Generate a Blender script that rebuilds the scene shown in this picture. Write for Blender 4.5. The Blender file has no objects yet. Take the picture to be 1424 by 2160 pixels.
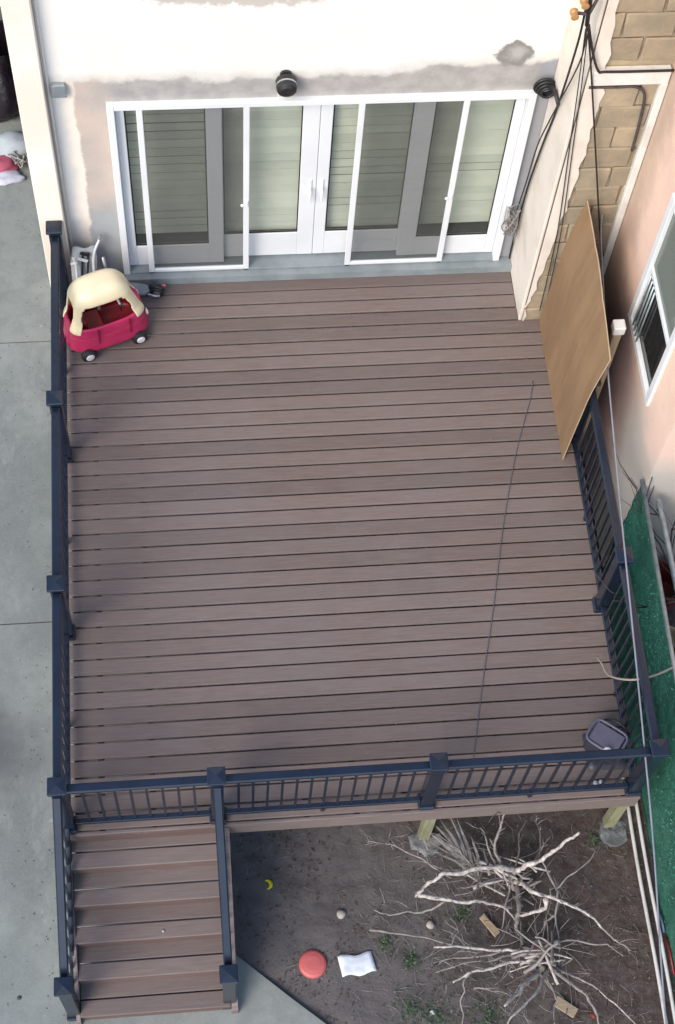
import bpy, bmesh, math, random
from mathutils import Vector, Matrix, noise
random.seed(7)
S = bpy.context.scene
COL = S.collection

# ------------------------------------------------------------------ camera
R_ = Vector((0.995074, -0.084117, 0.052455)); U_ = Vector((0.050456, 0.885233, 0.462403)); F_ = Vector((0.085331, 0.457478, -0.885117))
cd = bpy.data.cameras.new('camera'); cam = bpy.data.objects.new('camera', cd); COL.objects.link(cam)
M = Matrix((R_, U_, -F_)).transposed().to_4x4(); M.translation = (1.184, -3.7715, 12.5295)
cam.matrix_world = M
cd.sensor_fit = 'VERTICAL'; cd.sensor_height = 24.0; cd.lens = 24.0*3419.67/2160; cd.clip_end = 500; cd.clip_start = .1
S.camera = cam
S.render.resolution_x = 675; S.render.resolution_y = 1024

# ------------------------------------------------------------------ sky, sun, exposure
W = bpy.data.worlds.new('World'); S.world = W; W.use_nodes = True
nt = W.node_tree; bg = nt.nodes['Background']
sky = nt.nodes.new('ShaderNodeTexSky'); sky.sky_type = 'NISHITA'; sky.sun_disc = False
SUN_EL, SUN_AZ = 40.0, 220.0       # azimuth clockwise from +y
sky.sun_elevation = math.radians(SUN_EL); sky.sun_rotation = math.radians(SUN_AZ)
sky.air_density = 1.0; sky.dust_density = 1.2; sky.ozone_density = 1.2
nt.links.new(sky.outputs[0], bg.inputs[0]); bg.inputs[1].default_value = 0.135
sl = bpy.data.lights.new('sun', 'SUN'); so = bpy.data.objects.new('sun', sl); COL.objects.link(so)
sl.energy = 1.5; sl.angle = math.radians(32); sl.color = (1.0, 0.905, 0.79)
az, el = math.radians(SUN_AZ), math.radians(SUN_EL)
sd = Vector((math.sin(az)*math.cos(el), math.cos(az)*math.cos(el), math.sin(el)))
so.rotation_euler = sd.to_track_quat('Z', 'Y').to_euler()
S.view_settings.view_transform = 'Standard'; S.view_settings.look = 'None'
S.view_settings.exposure = 0.97; S.view_settings.gamma = 1.0; S.view_settings.use_curve_mapping = False
S.render.engine = 'CYCLES'

# ------------------------------------------------------------------ materials
def newmat(name):
    m = bpy.data.materials.new(name); m.use_nodes = True
    n = m.node_tree; return m, n, n.nodes['Principled BSDF']
def N(n, t, **k):
    o = n.nodes.new(t)
    for a, v in k.items(): setattr(o, a, v)
    return o
def mixc(n, fac, a, b):
    mx = N(n, 'ShaderNodeMix', data_type='RGBA')
    if hasattr(fac, 'links'): n.links.new(fac, mx.inputs[0])
    else: mx.inputs[0].default_value = fac
    for i, v in ((6, a), (7, b)):
        if hasattr(v, 'links'): n.links.new(v, mx.inputs[i])
        else: mx.inputs[i].default_value = (*v, 1)
    return mx.outputs[2]
def mathn(n, op, a, b=0.0):
    o = N(n, 'ShaderNodeMath', operation=op)
    for i, v in ((0, a), (1, b)):
        if hasattr(v, 'links'): n.links.new(v, o.inputs[i])
        else: o.inputs[i].default_value = v
    return o.outputs[0]
def ramp(n, v, lo, hi):
    o = N(n, 'ShaderNodeMapRange', interpolation_type='SMOOTHSTEP')
    n.links.new(v, o.inputs[0]); o.inputs[1].default_value = lo; o.inputs[2].default_value = hi
    return o.outputs[0]
def nz(n, vec, scale, detail=6, rough=.6, sc=None):
    if sc:
        mp = N(n, 'ShaderNodeMapping'); mp.inputs['Scale'].default_value = sc
        n.links.new(vec, mp.inputs[0]); vec = mp.outputs[0]
    o = N(n, 'ShaderNodeTexNoise'); o.inputs['Scale'].default_value = scale
    o.inputs['Detail'].default_value = detail; o.inputs['Roughness'].default_value = rough
    n.links.new(vec, o.inputs['Vector']); return o.outputs[0]
def bump(n, b, h, strength, dist=.01):
    o = N(n, 'ShaderNodeBump'); o.inputs['Strength'].default_value = strength; o.inputs['Distance'].default_value = dist
    n.links.new(h, o.inputs['Height']); n.links.new(o.outputs[0], b.inputs['Normal'])
def surf(name, c1, c2=None, rough=.7, scale=6, lo=.35, hi=.65, sc=None, bs=.2, bscale=60, spec=.5, metal=0, rnd=0, coord='pos', bd=.005):
    m, n, b = newmat(name)
    vec = N(n, 'ShaderNodeNewGeometry').outputs['Position'] if coord == 'pos' else N(n, 'ShaderNodeTexCoord').outputs['Object']
    col = c1
    f = ramp(n, nz(n, vec, scale, sc=sc), lo, hi)
    out = mixc(n, f, c1, c2 or tuple(x*.82 for x in c1))
    if rnd:
        oi = N(n, 'ShaderNodeObjectInfo')
        hs = N(n, 'ShaderNodeHueSaturation')
        v = N(n, 'ShaderNodeMapRange'); n.links.new(oi.outputs['Random'], v.inputs[0])
        v.inputs[3].default_value = 1-rnd; v.inputs[4].default_value = 1+rnd
        n.links.new(v.outputs[0], hs.inputs['Value']); n.links.new(out, hs.inputs['Color']); out = hs.outputs[0]
    n.links.new(out, b.inputs['Base Color'])
    b.inputs['Roughness'].default_value = rough; b.inputs['Specular IOR Level'].default_value = spec
    b.inputs['Metallic'].default_value = metal
    if bs: bump(n, b, nz(n, vec, bscale, 4), bs, bd)
    return m

def deck_material(name, c1, c2, c3):
    m, n, b = newmat(name)
    pos = N(n, 'ShaderNodeNewGeometry').outputs['Position']
    oi = N(n, 'ShaderNodeObjectInfo')
    sh = N(n, 'ShaderNodeVectorMath', operation='ADD'); n.links.new(pos, sh.inputs[0])
    cx = N(n, 'ShaderNodeCombineXYZ'); n.links.new(mathn(n, 'MULTIPLY', oi.outputs['Random'], 37.0), cx.inputs[0])
    n.links.new(cx.outputs[0], sh.inputs[1])
    g1 = ramp(n, nz(n, sh.outputs[0], 3.0, 8, .7, (1.2, 22, 22)), .3, .72)
    g2 = ramp(n, nz(n, pos, 1.1, 5, .6), .3, .7)
    o = mixc(n, g1, c1, c2); o = mixc(n, mathn(n, 'MULTIPLY', g2, .45), o, c3)
    sta = ramp(n, nz(n, pos, .75, 7, .72), .54, .62); o = mixc(n, mathn(n, 'MULTIPLY', sta, .11), o, (.085, .068, .062))
    scf = ramp(n, nz(n, pos, 2.6, 8, .8, (1, 1.6, 1)), .58, .70); o = mixc(n, mathn(n, 'MULTIPLY', scf, .20), o, (.27, .245, .235))
    spk = ramp(n, nz(n, pos, 34, 2, .5), .68, .80)
    o = mixc(n, mathn(n, 'MULTIPLY', spk, .18), o, (.34, .31, .30))
    hs = N(n, 'ShaderNodeHueSaturation'); n.links.new(o, hs.inputs['Color'])
    v = N(n, 'ShaderNodeMapRange'); n.links.new(oi.outputs['Random'], v.inputs[0]); v.inputs[3].default_value = .84; v.inputs[4].default_value = 1.16
    n.links.new(v.outputs[0], hs.inputs['Value']); n.links.new(hs.outputs[0], b.inputs['Base Color'])
    b.inputs['Roughness'].default_value = .72; b.inputs['Specular IOR Level'].default_value = .35
    bump(n, b, nz(n, sh.outputs[0], 9, 5, .7, (1, 30, 30)), .35, .004)
    return m

M_ = {}
M_['deck'] = deck_material('composite_deck_board', (.146, .108, .094), (.194, .150, .134), (.170, .147, .140))
M_['riser'] = deck_material('riser_board', (.120, .074, .064), (.165, .110, .098), (.13, .098, .092))
M_['deck_light'] = surf('deck_edge_trim', (.20, .155, .145), (.15, .115, .108), .6, 4, sc=(1, 12, 12), bs=.2)
M_['rail'] = surf('black_powder_coat', (.008, .013, .025), (.011, .018, .034), .27, 3, bs=.05, bscale=200, spec=.6)
M_['black'] = surf('black_plastic', (.012, .012, .013), (.02, .02, .02), .45, 8)
M_['white'] = surf('white_vinyl', (.74, .76, .77), (.68, .70, .71), .4, 2, .4, .8, bs=.03)
M_['white2'] = surf('white_trim_paint', (.74, .72, .68), (.58, .55, .50), .6, 3, .45, .75, bs=.15)
M_['sill'] = surf('painted_cement_sill', (.25, .285, .295), (.19, .22, .23), .8, 4, bs=.3)
M_['slat'] = surf('blind_slat', (.70, .69, .61), (.56, .57, .50), .6, 1.6, .35, .65, bs=0, rnd=.10)
M_['dark'] = surf('dark_room', (.05, .055, .05), (.03, .03, .03), .9)
M_['ply'] = surf('brown_board', (.28, .175, .092), (.205, .125, .064), .75, 1.6, .3, .7, sc=(1, 2.4, .5), bs=.35, bscale=9, bd=.01)
M_['ply_edge'] = surf('board_edge', (.50, .38, .24), (.40, .30, .19), .8)
M_['timber'] = surf('treated_timber', (.29, .29, .175), (.22, .215, .13), .8, 9, sc=(3, 3, .5))
M_['timber_tan'] = surf('tan_timber', (.42, .31, .19), (.34, .25, .15), .8, 9, sc=(3, 3, .5))
M_['footing'] = surf('footing_concrete', (.20, .21, .22), (.11, .115, .12), .9, 9, bs=.6, bscale=30, bd=.02)
M_['stone'] = surf('tan_stone_block', (.37, .295, .20), (.27, .23, .165), .85, 5, .3, .7, bs=.5, bscale=26, bd=.012, rnd=.14)
M_['mortar'] = surf('mortar', (.47, .38, .24), (.36, .30, .21), .9, 8, bs=.5)
M_['stucco_cream'] = surf('cream_stucco', (.74, .68, .60), (.62, .56, .48), .85, 2.5, .4, .75, bs=.4, bscale=40)
M_['pilaster'] = surf('pilaster_cream_stucco', (.80, .71, .60), (.82, .78, .72), .85, 1.5, .4, .7, bs=.3, bscale=40)
M_['cable'] = surf('black_cable', (.018, .017, .018), None, .5, bs=0)
M_['cable_l'] = surf('grey_cable', (.24, .25, .29), None, .5, bs=0)
M_['cable_d'] = surf('dull_grey_cable', (.10, .10, .12), None, .6, bs=0)
M_['cable_t'] = surf('tan_vine', (.33, .28, .23), None, .7, bs=0)
M_['pvc'] = surf('white_pipe', (.62, .60, .58), (.42, .38, .36), .4, 6, .45, .8, bs=0)
M_['galv'] = surf('galvanised_steel', (.42, .47, .48), (.30, .34, .36), .35, 12, bs=.05, metal=.5)
M_['green'] = surf('green_privacy_screen', (.038, .170, .118), (.018, .110, .078), .5, 7, .3, .7, bs=1.0, bscale=38, bd=.02)
M_['leafg'] = surf('green_strips', (.06, .25, .18), (.13, .36, .29), .4, 30, bs=0)
M_['red'] = surf('magenta_red_plastic', (.50, .030, .105), (.42, .022, .085), .32, 5, bs=.02, coord='obj')
M_['redin'] = surf('dark_red_plastic', (.23, .006, .012), (.18, .005, .01), .4, 5, bs=.02, coord='obj')
M_['cream'] = surf('cream_plastic', (.82, .72, .50), (.80, .68, .43), .38, 5, bs=.02, coord='obj')
M_['hub'] = surf('white_hub', (.72, .68, .70), None, .35, bs=0)
M_['dull'] = surf('dull_grey_white', (.40, .39, .38), None, .7, bs=0)
M_['yellow'] = surf('yellow_plastic', (.62, .60, .02), None, .4, bs=0)
M_['ballred'] = surf('faded_red_plastic', (.56, .13, .12), (.50, .11, .105), .5, 12, bs=.05)
M_['paper'] = surf('white_paper', (.72, .76, .80), (.62, .66, .72), .7, 12, bs=.3, bscale=20)
M_['bark'] = surf('bare_branch_bark', (.29, .255, .24), (.17, .145, .135), .8, 16, .3, .7, bs=.6, bscale=90)
M_['bark2'] = surf('pale_branch_bark', (.60, .55, .50), (.27, .235, .215), .8, 26, .3, .7, bs=.6, bscale=90)
M_['bark3'] = surf('dark_twig', (.085, .065, .062), (.05, .04, .04), .85, 20)
M_['straw'] = surf('dry_grey_stalk', (.33, .31, .29), (.17, .16, .15), .8, 20, bs=.2)
M_['grey'] = surf('grey_plastic', (.24, .26, .28), (.18, .20, .22), .5, 6)
M_['bin'] = surf('charcoal_plastic', (.050, .050, .070), (.035, .036, .052), .42, 6)
M_['binl'] = surf('light_charcoal_plastic', (.13, .125, .17), (.10, .10, .14), .4, 6)
M_['fabric'] = surf('pale_fabric', (.42, .45, .46), (.33, .37, .38), .9, 6)
M_['silver'] = surf('brushed_silver', (.55, .57, .6), None, .3, metal=.8, bs=0)
M_['blue'] = surf('blue_plastic', (.06, .09, .17), None, .4, bs=0)
M_['pebble'] = surf('pale_stone', (.42, .38, .33), (.32, .29, .25), .8, 20)
M_['wood'] = surf('weathered_wood', (.36, .28, .20), (.28, .21, .15), .8, 14, sc=(1, 6, 1))
M_['ochre'] = surf('ochre_ceramic', (.45, .24, .09), None, .4, bs=0)
M_['brown_red'] = surf('rusty_red_plastic', (.20, .028, .016), (.12, .02, .012), .6, 6)
M_['weed'] = surf('weed_leaf', (.040, .075, .032), (.070, .095, .050), .6, 30, bs=0)
M_['litter'] = surf('leaf_litter', (.12, .085, .062), (.055, .04, .036), .9, 25, .35, .65, bs=0)
M_['litter2'] = surf('pale_litter', (.26, .22, .18), (.17, .15, .13), .9, 25, .35, .65, bs=0)
M_['jr'] = surf('pink_cloth', (.45, .10, .16), (.36, .08, .12), .9)
M_['jw'] = surf('white_cloth', (.58, .58, .66), (.42, .43, .50), .9)
M_['jb'] = surf('black_bag', (.010, .006, .010), None, .4, bs=.6, bscale=18, bd=.02)
M_['shed'] = surf('grey_shed_board', (.12, .12, .12), (.09, .09, .09), .8)

def concrete(name):
    m, n, b = newmat(name)
    pos = N(n, 'ShaderNodeNewGeometry').outputs['Position']
    a = ramp(n, nz(n, pos, .9, 5, .55), .35, .68); c = ramp(n, nz(n, pos, 6, 8, .7), .35, .7)
    o = mixc(n, a, (.272, .292, .266), (.190, .207, .193)); o = mixc(n, mathn(n, 'MULTIPLY', c, .5), o, (.160, .170, .160)); g3 = ramp(n, nz(n, pos, 55, 4, .7), .45, .68); o = mixc(n, mathn(n, 'MULTIPLY', g3, .28), o, (.33, .34, .31)); tr = ramp(n, nz(n, pos, 1.6, 7, .75, (1.6, .5, 1)), .56, .66); o = mixc(n, mathn(n, 'MULTIPLY', tr, .35), o, (.34, .355, .33))
    sp = ramp(n, nz(n, pos, 13, 3, .5), .70, .78); o = mixc(n, mathn(n, 'MULTIPLY', sp, .45), o, (.42, .44, .43))
    # oily dark stain by the kerb of the drive
    dn = N(n, 'ShaderNodeVectorMath', operation='DISTANCE'); n.links.new(pos, dn.inputs[0]); dn.inputs[1].default_value = (-.78, 1.1, -1.06)
    dd = mathn(n, 'ADD', dn.outputs['Value'], mathn(n, 'MULTIPLY', nz(n, pos, 2.2, 4), .5))
    st = mathn(n, 'SUBTRACT', 1.0, ramp(n, dd, .35, 1.0)); o = mixc(n, mathn(n, 'MULTIPLY', st, .75), o, (.075, .075, .08))
    dk = ramp(n, nz(n, pos, 21, 3, .5), .72, .78); o = mixc(n, mathn(n, 'MULTIPLY', dk, .4), o, (.10, .11, .10))
    n.links.new(o, b.inputs['Base Color']); b.inputs['Roughness'].default_value = .85
    bump(n, b, nz(n, pos, 90, 4), .3, .004); return m
M_['concrete'] = concrete('grey_concrete')

def soil():
    m, n, b = newmat('dark_soil')
    pos = N(n, 'ShaderNodeNewGeometry').outputs['Position']
    sp_ = N(n, 'ShaderNodeSeparateXYZ'); n.links.new(pos, sp_.inputs[0]); a = ramp(n, mathn(n, 'ADD', mathn(n, 'MULTIPLY', sp_.outputs[0], -.22), nz(n, pos, 1.6, 7, .7)), -.45, .12); c = ramp(n, nz(n, pos, 14, 8, .75), .35, .7)
    o = mixc(n, a, (.076, .055, .048), (.135, .125, .122)); o = mixc(n, mathn(n, 'MULTIPLY', c, .6), o, (.16, .143, .137))
    sp = ramp(n, nz(n, pos, 38, 4, .6), .62, .75); o = mixc(n, mathn(n, 'MULTIPLY', sp, .5), o, (.20, .175, .155))
    n.links.new(o, b.inputs['Base Color']); b.inputs['Roughness'].default_value = .95; b.inputs['Specular IOR Level'].default_value = .2
    bump(n, b, nz(n, pos, 30, 8, .8), .9, .02); return m
M_['soil'] = soil()

def facade():
    m, n, b = newmat('patched_facade_render')
    pos = N(n, 'ShaderNodeNewGeometry').outputs['Position']
    sx = N(n, 'ShaderNodeSeparateXYZ'); n.links.new(pos, sx.inputs[0]); X, Z = sx.outputs[0], sx.outputs[2]
    n1 = nz(n, pos, 2.3, 7, .62); n2 = nz(n, pos, 7, 5, .6); n3 = nz(n, pos, 1.2, 3, .5)
    cement = mixc(n, ramp(n, n2, .3, .7), (.33, .315, .30), (.43, .405, .38))
    # pinkish bare plaster left of the doors
    px = mathn(n, 'ADD', X, mathn(n, 'MULTIPLY', mathn(n, 'SUBTRACT', n1, .5), .25))
    pk = mathn(n, 'MULTIPLY', mathn(n, 'SUBTRACT', 1.0, ramp(n, px, .55, .72)), ramp(n, Z, .75, 1.35))
    cement = mixc(n, mathn(n, 'MULTIPLY', pk, mathn(n, 'ADD', .35, mathn(n, 'MULTIPLY', ramp(n, n3, .3, .7), .65))), cement, (.60, .485, .41))
    # bluish grey lower band
    lb = mathn(n, 'SUBTRACT', 1.0, ramp(n, mathn(n, 'ADD', Z, mathn(n, 'MULTIPLY', n3, .6)), .9, 1.6))
    cement = mixc(n, mathn(n, 'MULTIPLY', lb, .8), cement, (.37, .40, .41))
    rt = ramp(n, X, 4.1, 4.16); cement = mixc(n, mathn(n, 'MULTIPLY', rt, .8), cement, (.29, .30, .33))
    white = mixc(n, ramp(n, n3, .35, .7), (.84, .79, .70), (.81, .79, .75))
    zz = mathn(n, 'ADD', Z, mathn(n, 'MULTIPLY', mathn(n, 'SUBTRACT', n1, .5), .32))
    zz = mathn(n, 'SUBTRACT', zz, mathn(n, 'MULTIPLY', ramp(n, X, 2.6, 3.9), .10))
    wm = ramp(n, zz, 2.565, 2.635)
    # streaky paint edge
    edge = mathn(n, 'MULTIPLY', wm, mathn(n, 'SUBTRACT', 1.0, ramp(n, zz, 2.60, 2.74)))
    # cream strip by the pilaster
    cx = mathn(n, 'ADD', X, mathn(n, 'MULTIPLY', mathn(n, 'SUBTRACT', n1, .5), .16))
    cs = mathn(n, 'SUBTRACT', 1.0, ramp(n, cx, .34, .37)); cream = mixc(n, ramp(n, cx, .2, .34), (.56, .57, .56), (.84, .74, .64))
    o = mixc(n, wm, cement, white); o = mixc(n, mathn(n, 'MULTIPLY', edge, .42), o, (.42, .41, .38))
    cs2 = mathn(n, 'MULTIPLY', cs, mathn(n, 'SUBTRACT', 1.0, wm)); o = mixc(n, mathn(n, 'MULTIPLY', cs2, ramp(n, Z, .1, 1.0)), o, cream)
    # bare patches: one round, one long at the top
    def blob(cx_, cz_, rx, rz, soft=.25):
        dx = mathn(n, 'DIVIDE', mathn(n, 'SUBTRACT', X, cx_), rx); dz = mathn(n, 'DIVIDE', mathn(n, 'SUBTRACT', Z, cz_), rz)
        d = mathn(n, 'SQRT', mathn(n, 'ADD', mathn(n, 'MULTIPLY', dx, dx), mathn(n, 'MULTIPLY', dz, dz)))
        d = mathn(n, 'ADD', d, mathn(n, 'MULTIPLY', mathn(n, 'SUBTRACT', n2, .5), 1.3))
        return mathn(n, 'SUBTRACT', 1.0, ramp(n, d, 1.0-soft, 1.0)), d
    bb, d = blob(3.90, 2.80, .18, .15)
    pc = mixc(n, ramp(n, d, .2, .75), (.42, .40, .38), (.24, .23, .215)); o = mixc(n, bb, o, pc)
    bb, d = blob(1.75, 3.56, .95, .20); o = mixc(n, mathn(n, 'MULTIPLY', bb, .8), o, (.47, .43, .37))
    n.links.new(o, b.inputs['Base Color']); b.inputs['Roughness'].default_value = .85
    bump(n, b, nz(n, pos, 35, 6, .7), .35, .008); return m
M_['facade'] = facade()

def pinkmat():
    m, n, b = newmat('peach_stucco')
    pos = N(n, 'ShaderNodeNewGeometry').outputs['Position']
    sx = N(n, 'ShaderNodeSeparateXYZ'); n.links.new(pos, sx.inputs[0]); Z = sx.outputs[2]
    n1 = nz(n, pos, 1.4, 6, .6); n2 = nz(n, pos, 6, 6, .7)
    o = mixc(n, ramp(n, n1, .35, .7), (.82, .60, .46), (.76, .54, .44))
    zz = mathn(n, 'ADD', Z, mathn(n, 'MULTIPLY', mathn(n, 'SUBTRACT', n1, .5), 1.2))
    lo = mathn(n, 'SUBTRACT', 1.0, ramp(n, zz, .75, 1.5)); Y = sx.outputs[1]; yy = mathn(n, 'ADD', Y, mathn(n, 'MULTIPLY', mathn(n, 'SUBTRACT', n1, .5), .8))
    low_shade = mixc(n, ramp(n, yy, 2.9, 3.5), (.44, .42, .38), (.20, .13, .14)); o = mixc(n, mathn(n, 'MULTIPLY', lo, .85), o, low_shade)  # shade low on the wall painted in, dark purple towards the leaning board
    o = mixc(n, mathn(n, 'MULTIPLY', ramp(n, yy, 4.15, 4.5), .6), o, (.36, .27, .20))  # soft brown shade beside the corner strip, painted into the stucco
    o = mixc(n, mathn(n, 'MULTIPLY', ramp(n, n2, .6, .75), .35), o, (.45, .36, .31))
    n.links.new(o, b.inputs['Base Color']); b.inputs['Roughness'].default_value = .9
    bump(n, b, nz(n, pos, 45, 6, .7), .35, .008); return m
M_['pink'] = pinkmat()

def glass(name, tint, refl=.14, rough=.03, veil=0.0, veilc=(.3, .3, .3)):
    m, n, b = newmat(name); n.nodes.remove(b); out = [x for x in n.nodes if x.type == 'OUTPUT_MATERIAL'][0]
    t = N(n, 'ShaderNodeBsdfTransparent'); t.inputs[0].default_value = (*tint, 1)
    g = N(n, 'ShaderNodeBsdfGlossy'); g.inputs['Roughness'].default_value = rough; g.inputs[0].default_value = (.9, .95, .95, 1)
    mx = N(n, 'ShaderNodeMixShader'); fr = N(n, 'ShaderNodeFresnel'); fr.inputs[0].default_value = 1.5
    ge = N(n, 'ShaderNodeNewGeometry'); ff = mathn(n, 'MULTIPLY', fr.outputs[0], mathn(n, 'SUBTRACT', 1.0, ge.outputs['Backfacing']))
    n.links.new(ff, mx.inputs[0]); n.links.new(t.outputs[0], mx.inputs[1]); n.links.new(g.outputs[0], mx.inputs[2])
    last = mx.outputs[0]
    if veil:
        d = N(n, 'ShaderNodeBsdfDiffuse'); d.inputs[0].default_value = (*veilc, 1)
        m2 = N(n, 'ShaderNodeMixShader'); m2.inputs[0].default_value = veil
        n.links.new(last, m2.inputs[1]); n.links.new(d.outputs[0], m2.inputs[2]); last = m2.outputs[0]
    n.links.new(last, out.inputs[0]); return m
M_['glass'] = glass('door_glass', (.92, .94, .92), veil=.05, veilc=(.45, .50, .46))
M_['glassn'] = glass('window_glass', (.35, .42, .40), veil=.45, veilc=(.33, .37, .33))
M_['glassd'] = glass('dark_window_glass', (.35, .37, .38), veil=.08, veilc=(.2, .2, .2))
M_['mesh'] = glass('insect_mesh', (.86, .86, .86), veil=.16, veilc=(.16, .17, .16))

# ------------------------------------------------------------------ mesh helpers
class MB:
    def __init__(s): s.v = []; s.f = []; s.mi = []
    def add(s, vs, fs, mi=0):
        o = len(s.v); s.v += [tuple(x) for x in vs]; s.f += [tuple(i+o for i in f) for f in fs]; s.mi += [mi]*len(fs); return s
    def box(s, x0, x1, y0, y1, z0, z1, b=0.0, mi=0, rot=None, at=None):
        b = min(b, (x1-x0)*.49, (y1-y0)*.49, (z1-z0)*.49)
        if b <= 0:
            vs = [(x, y, z) for x in (x0, x1) for y in (y0, y1) for z in (z0, z1)]
            fs = [(0, 1, 3, 2), (4, 6, 7, 5), (0, 4, 5, 1), (2, 3, 7, 6), (0, 2, 6, 4), (1, 5, 7, 3)]
        else:
            lo = (x0, y0, z0); hi = (x1, y1, z1); vs = []; idx = {}
            for c in range(8):
                for a in range(3):
                    p = []
                    for k in range(3):
                        h = (c >> k) & 1; e = hi[k] if h else lo[k]
                        if k != a: e += -b if h else b
                        p.append(e)
                    idx[(c, a)] = len(vs); vs.append(tuple(p))
            fs = []
            for a in range(3):
                k1, k2 = (a+1) % 3, (a+2) % 3
                for h in (0, 1):
                    q = [idx[((h << a) | (i << k1) | (j << k2), a)] for i, j in ((0, 0), (1, 0), (1, 1), (0, 1))]
                    fs.append(tuple(q if h else q[::-1]))
            for a in range(3):           # edges along axis a
                k1, k2 = (a+1) % 3, (a+2) % 3
                for i in (0, 1):
                    for j in (0, 1):
                        c0 = (i << k1) | (j << k2); c1 = c0 | (1 << a)
                        q = [idx[(c0, k1)], idx[(c1, k1)], idx[(c1, k2)], idx[(c0, k2)]]
                        fs.append(tuple(q[::-1] if (i ^ j) == 0 else q))
            for c in range(8):
                q = [idx[(c, 0)], idx[(c, 1)], idx[(c, 2)]]
                par = bin(c).count('1') % 2
                fs.append(tuple(q if par else q[::-1]))
        if rot is not None:
            vs = [rot @ Vector(v) for v in vs]
        if at is not None: vs = [Vector(v)+Vector(at) for v in vs]
        return s.add(vs, fs, mi)
    def prism(s, poly, axis, a, b, mi=0):      # poly in the two other axes, extruded along axis from a to b
        def P(p, t):
            if axis == 0: return (t, p[0], p[1])
            if axis == 1: return (p[0], t, p[1])
            return (p[0], p[1], t)
        n = len(poly); vs = [P(p, a) for p in poly]+[P(p, b) for p in poly]
        fs = [tuple(range(n)), tuple(range(2*n-1, n-1, -1))]+[(i, i+n, (i+1) % n+n, (i+1) % n) for i in range(n)]
        return s.add(vs, fs, mi)
    def tube(s, pts, r, seg=8, mi=0, cap=True):
        pts = [Vector(p) for p in pts]; n = len(pts)
        rs = r if hasattr(r, '__len__') else [r]*n
        t0 = (pts[1]-pts[0]).normalized(); up = Vector((0, 0, 1)) if abs(t0.z) < .9 else Vector((1, 0, 0))
        a = t0.cross(up).normalized(); vs = []; fs = []
        for i in range(n):
            t = (pts[min(i+1, n-1)]-pts[max(i-1, 0)]).normalized()
            a = (a-t*a.dot(t)).normalized(); b = t.cross(a)
            for k in range(seg):
                an = 2*math.pi*k/seg; vs.append(pts[i]+(a*math.cos(an)+b*math.sin(an))*rs[i])
        for i in range(n-1):
            for k in range(seg):
                k2 = (k+1) % seg; fs.append((i*seg+k, i*seg+k2, (i+1)*seg+k2, (i+1)*seg+k))
        if cap: fs += [tuple(range(seg))[::-1], tuple((n-1)*seg+k for k in range(seg))]
        return s.add(vs, fs, mi)
    def lathe(s, prof, c=(0, 0, 0), axis=2, seg=24, mi=0):   # prof: (r, h)
        vs = []; fs = []
        for r, h in prof:
            for k in range(seg):
                an = 2*math.pi*k/seg; p = [r*math.cos(an), r*math.sin(an), h]
                p = p if axis == 2 else ([p[0], p[2], p[1]] if axis == 1 else [p[2], p[0], p[1]])
                vs.append((p[0]+c[0], p[1]+c[1], p[2]+c[2]))
        for i in range(len(prof)-1):
            for k in range(seg):
                k2 = (k+1) % seg; fs.append((i*seg+k, i*seg+k2, (i+1)*seg+k2, (i+1)*seg+k))
        fs += [tuple(range(seg))[::-1], tuple((len(prof)-1)*seg+k for k in range(seg))]
        return s.add(vs, fs, mi)
    def build(s, name, mats, parent=None, smooth=False, world=True, fix=True):
        me = bpy.data.meshes.new(name)
        vs = s.v
        if parent is not None and world:
            t = parent
            while t.parent: t = t.parent
            L = t.location; vs = [(v[0]-L[0], v[1]-L[1], v[2]-L[2]) for v in vs]
        me.from_pydata(vs, [], s.f)
        for m in (mats if isinstance(mats, (list, tuple)) else [mats]): me.materials.append(M_[m] if isinstance(m, str) else m)
        if any(s.mi): me.polygons.foreach_set('material_index', s.mi)
        if fix:
            bm = bmesh.new(); bm.from_mesh(me); bmesh.ops.recalc_face_normals(bm, faces=bm.faces); bm.to_mesh(me); bm.free()
        if smooth: me.polygons.foreach_set('use_smooth', [True]*len(me.polygons))
        o = bpy.data.objects.new(name, me); COL.objects.link(o)
        if parent is not None: o.parent = parent
        return o
def smooth_curve(pts, k=6):
    P = [Vector(p) for p in pts]; out = []
    for i in range(len(P)-1):
        p0, p1, p2, p3 = P[max(i-1, 0)], P[i], P[i+1], P[min(i+2, len(P)-1)]
        for j in range(k):
            t = j/k; out.append(.5*((2*p1)+(p2-p0)*t+(2*p0-5*p1+4*p2-p3)*t*t+(3*p1-p0-3*p2+p3)*t**3))
    out.append(P[-1]); return out
def root(name, label, cat, loc=(0, 0, 0), rz=0, group=None):
    o = bpy.data.objects.new(name, None); COL.objects.link(o); o.location = loc; o.rotation_euler = (0, 0, rz)
    return tag(o, label, cat, group)
def tag(o, label, cat, group=None):
    o['label'] = label; o['category'] = cat
    if group: o['group'] = group
    return o
def struct(o): o['kind'] = 'structure'; return o
def stuff(o, label=None, cat=None):
    o['kind'] = 'stuff'
    if label: o['label'] = label
    if cat: o['category'] = cat
    return o
def inst(src, name, loc, parent=None, rot=None):
    o = bpy.data.objects.new(name, src.data); COL.objects.link(o); o.location = loc
    if rot is not None: o.rotation_euler = rot
    if parent is not None: o.parent = parent
    return o
G = -1.063      # ground level; the deck surface is z = 0

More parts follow.
